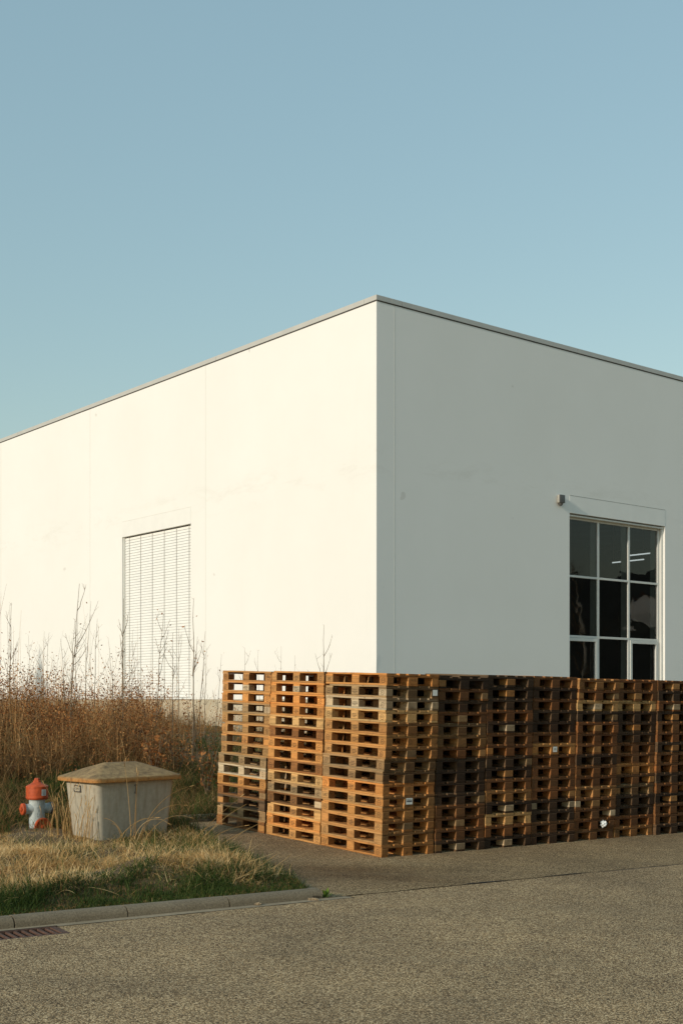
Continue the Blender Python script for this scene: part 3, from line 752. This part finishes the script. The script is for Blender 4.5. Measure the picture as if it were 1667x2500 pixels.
# ------------------------------------------------------------------ grass, undergrowth
def blades(name, xs, ys, L, az, tilt, curl, wid, m, label, nseg=4, z0=None, cat='grass', flat=.0):
    """ribbons that start at (x, y, ground), lean by tilt from the vertical towards az and bend on by curl"""
    n = len(xs); z = height(xs, ys) if z0 is None else z0
    P = np.zeros((n, nseg+1, 3)); P[:, 0] = np.stack([xs, ys, z-.01], 1)
    for k in range(nseg):
        th = np.clip(tilt + curl*(k+.5)/nseg, 0, 2.4); st = L/nseg
        P[:, k+1, 0] = P[:, k, 0] + st*np.sin(th)*np.cos(az); P[:, k+1, 1] = P[:, k, 1] + st*np.sin(th)*np.sin(az); P[:, k+1, 2] = P[:, k, 2] + st*np.cos(th)
    gz = height(P[:, -1, 0], P[:, -1, 1]); low = P[:, -1, 2] < gz + .012
    P[low, -1, 2] = gz[low] + .012 + RN.random(low.sum())*.02
    sa = az + math.pi/2 + RN.normal(0, .6, n); side = np.stack([np.cos(sa), np.sin(sa), RN.normal(0, .25, n)], 1)
    ws = np.linspace(1, .12, nseg+1)**.8
    V = np.zeros((n, nseg+1, 2, 3))
    for k in range(nseg+1):
        V[:, k, 0] = P[:, k] - side*(wid*ws[k]/2)[:, None]; V[:, k, 1] = P[:, k] + side*(wid*ws[k]/2)[:, None]
    base = (np.arange(n)*(nseg+1)*2)[:, None]
    F = np.concatenate([np.concatenate([base+2*k, base+2*k+1, base+2*k+3, base+2*k+2], 1)[:, None] for k in range(nseg)], 1).reshape(-1, 4)
    o = link(name, np_mesh(name, V.reshape(-1, 3), F, m)); return tag(o, label, cat, None, 'stuff')
def scatter(n, x0, x1, y0, y1, fn):
    x0 -= 5; n = int(n*1.22)
    """points with density fn(x, y) in 0..1, inside the grass and inside what can be seen"""
    X, Y = [], []
    got = 0
    for _ in range(200):
        x = RN.uniform(x0, x1, n); y = RN.uniform(y0, y1, n)
        k = in_poly(x, y) & ((x > -.275*y - 1.3) | ((x > -.275*y - 6.5) & (RN.random(n) < .45))) & (RN.random(n) < fn(x, y))
        X.append(x[k]); Y.append(y[k]); got += k.sum()
        if got >= n: break
    return np.concatenate(X)[:n], np.concatenate(Y)[:n]
def U(lo, hi, n): return RN.uniform(lo, hi, n)
def clear(x, y):
    """no blades through the bin or the hydrant"""
    lx = (x-bc[0])*ex[0]+(y-bc[1])*ex[1]; ly = (x-bc[0])*ey[0]+(y-bc[1])*ey[1]
    return ~((np.abs(lx) < .60) & (np.abs(ly) < .37)) & (np.hypot(x-HX, y-HY) > .13)
def hclear(x, y): return np.where((np.abs(x-HX-(y-HY)*HX/HY) < .34) & (y-HY < .1) & (y-HY > -1.1), .10, 1.0)
def B(x, y): return ab(x, y)[1]
ROADDIR = TR
# front strip of short green grass
x, y = scatter(13000, -5, 0, 9, 14, lambda x, y: np.where((B(x, y) > .13) & (B(x, y) < 1.3), (1 - .9*sstep(.6, 1.05, B(x, y)))*(.08+.92*sstep(.3, .75, vnoise(x, y, 2.6, 1)))*(.25+.75*sstep(.14, .55, B(x, y))), 0))
n = len(x); b = B(x, y)
blades('green_grass', x, y, U(.025, .085, n) + .17*U(0, 1, n)**4*sstep(.25, .7, b), U(0, 6.28, n), U(.05, .75, n), U(.1, 1.1, n), U(.005, .010, n), M['green'], 'short green grass along the back of the road kerb')
x, y = scatter(16000, -5, 0, 9, 14, lambda x, y: np.where((B(x, y) > .13) & (B(x, y) < 1.2), .35+.65*vnoise(x, y, 5, 71), 0)); n = len(x)
blades('green_grass', x, y, U(.012, .045, n), U(0, 6.28, n), U(.2, 1.3, n), U(.1, .9, n), U(.006, .014, n), M['green'], 'low mossy green growth on the verge close to the kerb', 2)
x, y = scatter(9000, -5, 0, 9, 14, lambda x, y: np.where((B(x, y) > .12) & (B(x, y) < 1.0), .5+.5*vnoise(x, y, 3, 2), 0))
n = len(x); blades('leaf_litter', x, y, U(.02, .09, n), U(0, 6.28, n), U(.9, 1.6, n), U(-.2, .5, n), U(.004, .012, n), M['drybrown'], 'brown dead leaves and bits of straw lying behind the kerb', 3, cat='leaf litter')
# matted dry grass in front of and around the bin
def mat_density(x, y):
    b = B(x, y); ed = edge_dist(x, y)
    return np.where((b > .55) & (b < 5.2) & clear(x, y), sstep(.62, 1.05, b + .6*(vnoise(x, y, 1.6, 7)-.5))*(.10+.90*sstep(.34, .62, vnoise(x, y, 1.3, 8)*.55+vnoise(x, y, 3.4, 9)*.45))*sstep(.05, .45, ed + .3*(vnoise(x, y, 2, 4)-.5)), 0)
x, y = scatter(64000, -6.5, 0, 10, 20, lambda x, y: mat_density(x, y)*hclear(x, y)); n = len(x)
flow = 14*(vnoise(x, y, 1.5, 12)-.5) + RN.normal(0, 1.1, n)
blades('dry_grass', x, y, U(.04, .17, n)*(.4+.6*sstep(.3, 1.3, np.hypot(x-HX-.25, y-HY+.9))), flow, U(.35, 1.75, n), U(-.3, 2.1, n), U(.005, .013, n), M['dry'], 'matted straw coloured dry grass around the grit bin and hydrant')
x, y = scatter(1500, -6.5, 0, 10, 20, lambda x, y: mat_density(x, y)*(B(x, y) < 4.3)*hclear(x, y)); n = len(x)
blades('straw', x, y, U(.22, .55, n), rad(25) + RN.normal(0, 1.7, n), U(1.0, 1.6, n), U(-.3, .5, n), U(.005, .011, n), M['dry'], 'long bent straw stalks lying over the matted grass', 5, cat='straw')
x, y = scatter(4500, -6.5, 0, 10, 20, lambda x, y: np.where((B(x, y) > .9) & (B(x, y) < 5.6) & clear(x, y), (.06 + .94*sstep(.55, .8, vnoise(x, y, 1.2, 21))) + .6*(1-sstep(.1, .5, edge_dist(x, y))), 0)*hclear(x, y)); n = len(x)
blades('green_grass', x, y, U(.06, .2, n), U(0, 6.28, n), U(.05, .6, n), U(.1, .8, n), U(.005, .009, n), M['green'], 'green grass growing through the dry mat beside the grit bin')
# slope between the bin and the undergrowth
x, y = scatter(32000, -8.5, .5, 15.5, 24, lambda x, y: np.where((B(x, y) > 4.4) & (B(x, y) < 9.8), .3+.7*sstep(.35, .7, vnoise(x, y, .8, 31)), 0)*clear(x, y)*hclear(x, y)); n = len(x)
blades('green_grass', x, y, U(.07, .26, n), U(0, 6.28, n), U(.05, .7, n), U(.2, .9, n), U(.006, .011, n), M['green'], 'rough green grass on the slope behind the grit bin')
x, y = scatter(30000, -8.5, .5, 15.5, 24, lambda x, y: np.where((B(x, y) > 4.6) & (B(x, y) < 10), .25+.75*sstep(.3, .7, vnoise(x, y, 1.0, 33)), 0)*clear(x, y)*hclear(x, y)); n = len(x)
blades('dry_grass', x, y, U(.12, .40, n), U(0, 6.28, n), U(.2, 1.1, n), U(.3, 1.3, n), U(.004, .008, n), M['drybrown'], 'brown dry grass on the slope behind the grit bin')
# undergrowth by the wall
def hmul(x, y): return .72*(.22 + .85*vnoise(x, y, .6, 51) + 1.0*vnoise(x, y, 1.3, 52)**1.6)*(1 - .38*sstep(-.19, -.13, x/y))
def brush(x, y):
    xn = x/np.maximum(y, 1); b = B(x, y)
    f = sstep(7.6, 9.6, b + 1.4*(vnoise(x, y, .5, 41)-.5))*(1-sstep(17.2, 18.6, b))
    side = 1 - .82*sstep(-.165, -.125, xn)
    return f*side*(.02+.98*sstep(.38, .66, .6*vnoise(x, y, .7, 43)+.4*vnoise(x, y, 2.1, 44)))
x, y = scatter(17000, -13, 1, 17, 42, lambda x, y: brush(x, y)); n = len(x)
blades('dry_grass', x, y, (.25 + .75*U(0, 1, n))*np.minimum(1.1, .35+hmul(x, y)), U(0, 6.28, n), U(.05, .7, n), U(.1, 1.3, n), U(.005, .011, n), M['drybrown'], 'brown dry grass tangled at the foot of the undergrowth')
x, y = scatter(15000, -13, 1, 17, 42, lambda x, y: (B(x, y) > 7.5)*sstep(.45, .65, vnoise(x, y, .8, 47))*(1-.8*sstep(11, 13, B(x, y)))); n = len(x)
blades('green_grass', x, y, U(.15, .45, n), U(0, 6.28, n), U(.05, .7, n), U(.3, 1.0, n), U(.007, .012, n), M['green'], 'green grass tufts between the brown undergrowth stems')
x, y = scatter(4200, -13, 1, 17, 42, brush); n = len(x)
Ls = (.35 + 1.25*U(0, 1, n)**1.6)*hmul(x, y)*np.where(U(0, 1, n) < .16, 1.75, 1.0); azs = U(0, 6.28, n); tl = np.abs(RN.normal(0, .16, n)); cl = RN.normal(0, .35, n)
SX, SY = x, y
blades('undergrowth_stems', x, y, Ls, azs, tl, cl, U(.006, .013, n), M['stem'], 'dense brown dead stems of undergrowth along the white wall', 5, cat='undergrowth')
x, y = scatter(17000, -13, 1, 17, 42, brush); n = len(x)   # side twigs start up in the air
blades('undergrowth_twigs', x, y, U(.12, .42, n), U(0, 6.28, n), U(.2, 1.5, n), RN.normal(0, .5, n), U(.004, .010, n), M['stem'], 'thin side twigs among the undergrowth stems', 3, z0=height(x, y) + (.05+1.0*U(0, 1, n)**1.3)*hmul(x, y), cat='undergrowth')
def leaves_np(pts, size, rr=RN):
    n = len(pts); d = rr.normal(0, 1, (n, 3)); d /= np.linalg.norm(d, axis=1)[:, None]; q = rr.normal(0, 1, (n, 3)); s_ = np.cross(d, q); s_ /= np.linalg.norm(s_, axis=1)[:, None]
    nn = np.cross(d, s_); L_ = size[:, None]; c = pts
    V = np.stack([c - d*L_*.5, c + s_*L_*.28 - nn*L_*.10, c + d*L_*.5 - nn*L_*.05, c - s_*L_*.28 - nn*L_*.10], 1)
    F = np.arange(n*4).reshape(n, 4); return V.reshape(-1, 3), F
cx_, cy_ = scatter(2300, -13, 1, 17, 42, brush); nc = len(cx_); cz_ = (.05 + 1.6*RN.random(nc)**1.6)*hmul(cx_, cy_); ck = RN.integers(0, nc, 66000); n = len(ck)
sp_ = U(.05, .24, nc)[ck]
x = cx_[ck] + RN.normal(0, 1, n)*sp_; y = cy_[ck] + RN.normal(0, 1, n)*sp_
zz = height(x, y) + np.maximum(.02, cz_[ck] + RN.normal(0, 1, n)*sp_*1.15)
V, F = leaves_np(np.stack([x, y, zz], 1), U(.018, .052, n))
tag(link('undergrowth_leaves', np_mesh('undergrowth_leaves', V, F, M['leaf'], False)), 'small dead brown leaves clinging to the undergrowth', 'undergrowth', None, 'stuff')

# ------------------------------------------------------------------ saplings and leafy shrubs
def sapling(xb, Y, ztop, lean, forks, label, r0=.011, nleaf=0, seed=0):
    rr = random.Random(seed); zb = float(height(np.array([xb]), np.array([Y]))[0]); H = ztop - zb
    t = thing('sapling', label, 'sapling', (xb, Y, zb), 0, 'saplings along the white wall')
    pts = []; nseg = 9; wx = wy = 0
    for i in range(nseg+1):
        f = i/nseg; wx += rr.uniform(-.018, .018); wy += rr.uniform(-.02, .02)
        pts.append(Vector((lean*f**1.3 + wx, wy, H*f - (.12 if i == 0 else 0))))
    mb = MB(); mb.tube(pts, [r0*(1-.8*i/nseg) for i in range(nseg+1)], 6); mb.obj('trunk', M['bark'], t, smooth=True)
    mb = MB(); lp = []
    for k in range(forks):
        f = rr.uniform(.38, .88); i = int(f*nseg); p = pts[i].lerp(pts[i+1], f*nseg-i); a = rr.choice((0, math.pi)) + rr.gauss(0, .7)
        L = H*rr.uniform(.14, .40)*(1.3-f); q = [p]; up = rr.uniform(.7, 1.1); ow = rr.uniform(.18, .55)
        for s_ in range(1, 6):
            g = s_/5; q.append(p + Vector((math.cos(a)*L*ow*g**.8 + rr.uniform(-.008, .008), math.sin(a)*L*ow*g**.8, L*up*(g**1.12))))
        mb.tube(q, [r0*.42*(1-.72*s_/5) for s_ in range(6)], 4)
        for s_ in range(2):
            c = q[rr.randint(2, 4)]; d = Vector((rr.uniform(-.1, .1), rr.uniform(-.1, .1), rr.uniform(.05, .16))); mb.tube([c, c+d*.5, c+d], [r0*.2, r0*.16, r0*.1], 3)
        lp += q[2:]
    for k in range(10):
        p = pts[rr.randint(2, nseg)]; d = Vector((rr.uniform(-.05, .05), rr.uniform(-.05, .05), .03)); mb.tube([p, p+d], [r0*.22, r0*.12], 3)
    cr = mb.obj('crown', M['bark'], t)
    if nleaf:
        P = np.array([tuple(rr.choice(lp + pts[3:]) + Vector((rr.gauss(0, .04), rr.gauss(0, .04), rr.gauss(0, .06)))) for _ in range(nleaf)])
        V, F = leaves_np(P, np.array([rr.uniform(.03, .065) for _ in range(nleaf)])); link('leaves', np_mesh('leaves', V, F, M['leaf'], False), cr)
    return t
F_ = 3060.
def wx(px, Y): return (px-833.5)/F_*Y
def wz(py, Y): return 2.094 + (1708-py)/F_*Y
SAP = [  # column of the base, depth, height of the tip, lean, side branches, label
    (16, 26.0, 1523, .05, 3, 'short bare sapling at the far left end of the undergrowth', .008, 0),
    (23, 27.0, 1478, .05, 2, 'thin pale bare sapling just left of the tall straight far left one', .007, 0),
    (25, 23.5, 1475, .04, 4, 'tall straight dark bare sapling near the left picture edge', .012, 0),
    (69, 27.0, 1553, .02, 4, 'wispy bare sapling right of the tall pair at the left edge', .007, 6),
    (104, 28.0, 1543, .02, 4, 'thin sapling in front of the faint grey patch on the wall', .008, 0),
    (112, 26.0, 1547, .06, 4, 'thin leaning sapling just right of the faint grey wall patch', .008, 0),
    (163, 24.0, 1559, -.13, 5, 'bare sapling leaning left beside the tallest sapling', .009, 0),
    (168, 22.0, 1425, .16, 5, 'tallest bare sapling left of the shuttered window, reaching half up the shutter', .014, 10),
    (174, 23.0, 1514, .09, 4, 'bare sapling directly behind the tallest one, half its height', .011, 0),
    (180, 25.5, 1489, .09, 3, 'thin straight bare sapling just right of the tallest one', .008, 0),
    (202, 26.0, 1471, .15, 3, 'thin bare sapling leaning right against the second wall joint', .008, 0),
    (228, 24.5, 1511, .06, 5, 'bare sapling with arching side twigs midway between wall joint and shutter', .010, 0),
    (282, 25.0, 1557, -.17, 4, 'thin bare sapling leaning left just left of the shutter', .008, 8),
    (299, 22.5, 1461, .02, 5, 'thick dark bare sapling standing against the left edge of the shutter', .016, 0),
    (322, 26.5, 1541, -.02, 4, 'thin upright sapling in front of the left part of the shutter', .008, 0),
    (377, 24.0, 1502, .12, 6, 'forked bare sapling in front of the middle of the shutter', .012, 14),
    (418, 24.0, 1548, .02, 6, 'branching bare sapling with upright fork right of the shutter middle', .012, 0),
    (437, 25.5, 1532, .06, 4, 'slim bare sapling in front of the right part of the shutter', .008, 0),
    (471, 21.5, 1464, -.02, 5, 'tall pale stemmed sapling along the right edge of the shutter', .014, 10),
    (480, 24.0, 1542, .10, 4, 'bare sapling leaning right just right of the shutter', .010, 6),
    (497, 26.0, 1600, .07, 4, 'low bare sapling by the wall joint near the pallets', .009, 0),
    (526, 25.0, 1600, .07, 3, 'low thin sapling next to the left edge of the pallet stacks', .008, 5),
    (787, 26.5, 1527, .03, 7, 'small tree with upswept bare branches rising behind the middle pallet stack', .014, 0),
    (600, 25.5, 1583, .0, 2, 'single bare shoot rising behind the leftmost pallet stack', .008, 0),
    (634, 26.0, 1590, .0, 2, 'thin bare shoot above the joint of the two left pallet stacks', .007, 0),
    (680, 26.0, 1578, .03, 2, 'slightly taller thin bare shoot above the middle pallet stack', .007, 0),
    (720, 26.5, 1600, .0, 2, 'thin bare shoot just left of the small tree behind the pallets', .007, 0),
]
for i, (px, Y, py, ln, fk, lab, r0, nl) in enumerate(SAP): sapling(wx(px, Y), Y, wz(py, Y), ln, fk, lab, r0*1.1, nl, 100+i)
def shrub(px, Y, ptop, spread, nleaf, label, seed, ls=(.03, .06)):
    rr = random.Random(seed); xb = wx(px, Y); zb = float(height(np.array([xb]), np.array([Y]))[0]); H = max(.5, wz(ptop, Y)-zb)
    t = thing('leafy_shrub', label, 'shrub', (xb, Y, zb), 0, 'shrubs with dead copper leaves'); mb = MB(); P = []
    for k in range(9):
        a = rr.uniform(0, 6.28); hh = H*rr.uniform(.6, 1); q = []
        for s_ in range(7):
            g = s_/6; q.append(Vector((math.cos(a)*spread*g**1.4*.8 + rr.uniform(-.02, .02), math.sin(a)*spread*g**1.4*.8, hh*g - (.06 if s_ == 0 else 0))))
        mb.tube(q, [.008*(1-.75*s_/6) for s_ in range(7)], 4)
        for _ in range(nleaf//9):
            g = rr.uniform(.3, 1); i = min(5, int(g*6)); p = q[i].lerp(q[i+1], g*6-i); P.append(tuple(p + Vector((rr.gauss(0, .07), rr.gauss(0, .07), rr.gauss(0, .05)))))
    mb.obj('stem', M['bark'], t)
    V, F = leaves_np(np.array(P), np.array([rr.uniform(*ls) for _ in P])); link('foliage', np_mesh('foliage', V, F, M['leaf'], False), t)
for i, a in enumerate([
    (5, 24, 1650, .35, 190, 'copper leaved shrub cut by the left picture edge'),
    (70, 24.5, 1610, .40, 260, 'tall copper leaved shrub left of the faint grey wall patch'),
    (168, 24, 1625, .32, 110, 'thinly leaved shrub at the foot of the tallest sapling'),
    (285, 24, 1672, .40, 240, 'dense dark copper leaved shrub just left of the shutter'),
    (368, 23.5, 1628, .36, 210, 'tall copper leaved shrub in front of the shutter'),
    (378, 20.5, 1768, .28, 200, 'low shrub with large orange brown leaves behind the grit bin'),
    (476, 23.5, 1700, .22, 110, 'narrow dark leaved shrub right of the shutter'),
    (505, 19.6, 1795, .30, 90, 'low shrub with pale curled leaves beside the pallet stacks'),
    (120, 22.5, 1690, .55, 420, 'broad reddish brown shrub behind the hydrant in the undergrowth'),
    (228, 22.5, 1700, .50, 380, 'broad reddish brown shrub behind the left half of the grit bin'),
    (320, 21.5, 1735, .45, 320, 'rounded reddish shrub behind the right half of the grit bin'),
    (435, 21.0, 1770, .40, 220, 'low reddish shrub between the grit bin and the pallet stacks'),
]): shrub(*a, 300+i, (.05, .10) if i in (5, 7) else (.03, .065))

# tall dry stalks in front of the bin (one tuft), a weed and some litter at the kerb
def stalk_tuft(x, y, specs, label):
    z = float(height(np.array([x]), np.array([y]))[0]); t = MB()
    for (dx, dy, L, az, tl, cl, seed) in specs:
        q = [Vector((dx, dy, -.03))]
        for k in range(10):
            th = tl + cl*(k/9)**1.5; q.append(q[-1] + Vector((math.sin(th)*math.cos(az), math.sin(th)*math.sin(az), math.cos(th)))*L/10)
        t.tube(q, [.0042*(1-.6*k/10) for k in range(11)], 4)
        d = (q[-1]-q[-2]).normalized(); t.lathe([(.002, 0), (.0045, .02), (.004, .05), (.001, .07)], 5, q[-1], d)
    o = t.obj('dry_grass_tuft', M['dry']); o.location = (x, y, z); tag(o, label, 'grass tuft')
stalk_tuft(-2.52, 15.05, [(0, 0, .95, 2.6, .06, .12, 1), (.02, .02, .84, .2, .05, .03, 2), (.05, 0, .88, 1.4, .03, .02, 3), (.06, -.02, 1.0, .25, .35, .95, 4), (.08, 0, .8, .3, .3, 1.35, 5), (.02, -.03, .6, .2, .2, 1.9, 6),
    (-.08, .0, .55, 2.9, .2, 1.6, 7), (-.12, .02, .45, 2.4, .1, 2.0, 8), (.12, -.02, .75, .45, .55, 1.3, 9), (-.03, 0, .5, .9, .1, 1.7, 10), (-.2, -.02, .62, .1, .55, 1.0, 11)], 'tuft of tall dry bent grass stalks in front of the grit bin')
stalk_tuft(-3.26, 15.02, [(R.uniform(-.32, .30), R.uniform(-.12, .12), R.uniform(.25, .72), R.uniform(0, 6.28), R.uniform(.02, .16), R.uniform(.0, .5), k) for k in range(34)], 'patch of thin dry grass stems standing against the pale end of the grit bin')
stalk_tuft(-1.75, 15.0, [(0, 0, .75, .35, .75, .35, 1), (.05, 0, .6, .25, .95, .5, 2), (-.1, -.3, .95, .55, .85, .12, 3), (.2, -.5, .85, .45, 1.1, .1, 4), (-.05, .1, .5, .6, .6, 1.0, 5)], 'loose dry stalks leaning from the grass out over the yard')
wx_, wy_ = road_xy(.06, .03)
t = MB(); rr = random.Random(5)
for k in range(15):
    a = rr.uniform(0, 6.28); L = rr.uniform(.06, .12); w = rr.uniform(.012, .022); q = [Vector((0, 0, 0))]; el = rr.uniform(.2, 1.2)
    d = Vector((math.cos(a)*math.cos(el), math.sin(a)*math.cos(el), math.sin(el))); s_ = Vector((-math.sin(a), math.cos(a), 0)); u_ = d.cross(s_)
    o_ = Vector((rr.uniform(-.02, .02), rr.uniform(-.02, .02), 0))
    t.add([o_, o_+d*L*.5+s_*w-u_*.004, o_+d*L-Vector((0,0,.012)), o_+d*L*.5-s_*w-u_*.004], [(0,1,2,3)])
o = t.obj('weed', M['weed']); o.location = (wx_, wy_, float(plane(wx_, wy_))); tag(o, 'small bright green weed sprouting at the end of the kerb', 'weed')
lx, ly = road_xy(-.13, -.05)
crumple('litter', (lx, ly, float(plane(lx, ly))+.012), .055, .018, .014, M['litter'], 8, 'small faded wrapper lying in the gutter by the kerb end', 'litter')
lx, ly = road_xy(-.72, -.03)
crumple('dead_leaf', (lx, ly, float(plane(lx, ly))+.014), .035, .022, .016, M['litter'], 12, 'curled brown dead leaf against the kerb face', 'leaf')
for name, a_, L_, W_, sd_ in (('road_tar_spot', 2.05, .30, .018, 9), ('road_tar_spot', 3.2, .34, .010, 10)):
    rr = random.Random(sd_); q = []
    for i in range(24):
        an = i*6.283/24; q.append(road_xy(a_ + L_*math.cos(an), .004 + W_*math.sin(an)*rr.uniform(.5, 1.3)))
    mb = MB(); mb.add([(x, y, float(plane(x, y))+.008) for x, y in q], [tuple(range(24))]); struct(mb.obj(name, M['tar']))
rr = random.Random(3); cx, cy = -.487, 8.114
mb = MB(); pts = [(cx + .065*math.cos(a)*rr.uniform(.7, 1.1) , cy + .022*math.sin(a)*rr.uniform(.6, 1.2)) for a in [i*6.283/18 for i in range(18)]]
mb.add([(x, y, float(plane(x, y))+.003) for x, y in pts], [tuple(range(18))]); struct(mb.obj('road_tar_spot', M['tar']))

# hills opposite, which the window reflects
hv = []; hf = []; nseg = 60
for i in range(nseg+1):
    yv = -500 + 1000*i/nseg; top = 46 + 10*vnoise(yv, 0., .008, 3) + 2*vnoise(yv, 0., .05, 4)
    hv += [(330, yv, -8), (390, yv, float(top)*.55), (460, yv, float(top)), (600, yv, -8)]
for i in range(nseg):
    for k in range(3): hf.append((4*i+k, 4*i+k+1, 4*i+k+5, 4*i+k+4))
mb = MB(); mb.add(hv, hf); struct(mb.obj('hills', M['hill'], smooth=True))

tx_, ty_ = -29.6, 20.9; tz_ = float(height(np.array([tx_]), np.array([ty_]))[0])
t = thing('conifer', 'tall dark conifer outside the frame whose tip throws the faint grey patch on the wall', 'conifer', (tx_, ty_, tz_))
h = MB(); h.tube([(0,0,-.2), (0,0,3), (.02,0,13.9-tz_)], [.16, .10, .006], 7); h.obj('trunk', M['bark'], t)
Hc = 13.95 - tz_; n = 40000; u = RN.random(n)**.8; zc_ = .3 + (Hc-.3)*(1-np.sqrt(u)*.999); an = U(0, 6.28, n); rc_ = np.minimum(2.4, .36*(Hc-zc_))*np.sqrt(U(.05, 1, n))
V, F = leaves_np(np.stack([rc_*np.cos(an), rc_*np.sin(an), zc_], 1), U(.09, .2, n)); link('crown', np_mesh('crown', V, F, M['green'], False), t)
t = thing('house', 'pale gabled house on the hillside, mirrored in the right window panes', 'house', (388, 45.6, 26.0), rad(90))
h = MB(); hw, hl, he, hr = 5., 6., 7.0, 10.5
h.add([(-hw,0,-8),(hw,0,-8),(hw,0,he),(0,0,hr),(-hw,0,he),(-hw,-2*hl,-8),(hw,-2*hl,-8),(hw,-2*hl,he),(0,-2*hl,hr),(-hw,-2*hl,he)], [(4,3,2,1,0),(5,6,7,8,9),(0,5,9,4),(1,2,7,6)]); h.obj('wall', M['plaster'], t)
h = MB(); h.add([(-hw-.6,.6,he-.4),(0,.6,hr+.1),(hw+.6,.6,he-.4),(-hw-.6,-2*hl-.6,he-.4),(0,-2*hl-.6,hr+.1),(hw+.6,-2*hl-.6,he-.4),(0,.6,hr+.5),(-hw-.6,.6,he),(hw+.6,.6,he),(-hw-.6,-2*hl-.6,he),(0,-2*hl-.6,hr+.5),(hw+.6,-2*hl-.6,he)],
   [(0,1,4,3),(1,2,5,4),(7,9,10,6),(6,10,11,8),(0,7,6,1),(1,6,8,2),(0,3,9,7),(2,8,11,5),(3,4,10,9),(4,5,11,10)]); h.obj('roof', M['rust'], t)
h = MB(); h.box(-2.2, 2.2, .01, .1, -1, 3.4); h.obj('door', M['frame'], t)
def big_tree(x, y, H, r0, label, seed):
    rr = random.Random(seed); zb = float(height(np.array([x]), np.array([y]))[0]); t = thing('bare_tree', label, 'tree', (x, y, zb)); pts = []
    for i in range(13): f = i/12; pts.append(Vector((.5*math.sin(f*2.3)+rr.uniform(-.08,.08), .5*math.sin(f*3)+rr.uniform(-.08,.08), H*f - (.2 if i == 0 else 0))))
    m_ = MB(); m_.tube(pts, [r0*(1-.85*i/12) for i in range(13)], 8); m_.obj('trunk', M['birch'], t, smooth=True); m_ = MB()
    for k in range(26):
        f = rr.uniform(.3, .97); i = min(11, int(f*12)); p = pts[i].lerp(pts[i+1], f*12-i); a = rr.uniform(0, 6.28); L_ = H*rr.uniform(.12, .3)*(1.3-f); q = [p]
        for s_ in range(1, 6): g = s_/5; q.append(p + Vector((math.cos(a)*L_*.6*g, math.sin(a)*L_*.6*g, L_*.75*g**1.1)) + Vector((rr.uniform(-.05,.05), rr.uniform(-.05,.05), 0)))
        m_.tube(q, [r0*.3*(1-.8*s_/5)*(1.2-f) + .004 for s_ in range(6)], 4)
        for s_ in range(4):
            c = q[rr.randint(1, 5)]; dd = Vector((rr.uniform(-.5,.5), rr.uniform(-.5,.5), rr.uniform(.2,.7))); m_.tube([c, c+dd*.5, c+dd], [.008, .006, .003], 3)
    m_.obj('crown', M['bark'], t)
big_tree(37.5, 31.3, 9.5, .14, 'bare tree with a pale trunk, mirrored in the left window panes', 77)

# ------------------------------------------------------------------ light, sky, camera
SUN_AZ, SUN_EL = rad(45.0), rad(20)       # the light travels along SUN_AZ
d = Vector((math.cos(SUN_AZ)*math.cos(SUN_EL), math.sin(SUN_AZ)*math.cos(SUN_EL), -math.sin(SUN_EL)))
L = bpy.data.lights.new('sun', 'SUN'); L.energy = 2.1; L.angle = rad(.5); L.color = (1.0, .88, .72)
lo = link('sun', L, None, (0, 0, 30)); lo.rotation_euler = d.to_track_quat('-Z', 'Y').to_euler()
wd = bpy.data.worlds.new('World'); SC.world = wd; wd.use_nodes = True; nt = wd.node_tree
bg = nt.nodes['Background']; sky = nt.nodes.new('ShaderNodeTexSky'); sky.sky_type = 'NISHITA'; sky.sun_disc = False
sky.sun_elevation = SUN_EL; sky.sun_rotation = math.atan2(-d.x, -d.y); sky.altitude = 300; sky.air_density = 1.85; sky.dust_density = .5; sky.ozone_density = 1.7
veil = mixc(nt, sky.outputs[0], (1.68, 2.70, 3.05), .55); nt.links.new(veil, bg.inputs[0]); bg.inputs[1].default_value = .12
cam = bpy.data.cameras.new('camera'); co_ = link('camera', cam, None, (0, 0, 2.094)); co_.rotation_euler = (rad(90), 0, 0)
cam.sensor_fit = 'HORIZONTAL'; cam.sensor_width = 36; cam.lens = 36*3060/1667; cam.shift_y = 458/1667; cam.clip_end = 6000; cam.clip_start = .1
SC.camera = co_
SC.view_settings.view_transform = 'Standard'; SC.view_settings.look = 'None'; SC.view_settings.exposure = .45; SC.view_settings.gamma = 1
SC.cycles.use_denoising = True; SC.cycles.max_bounces = 8; SC.cycles.transparent_max_bounces = 8
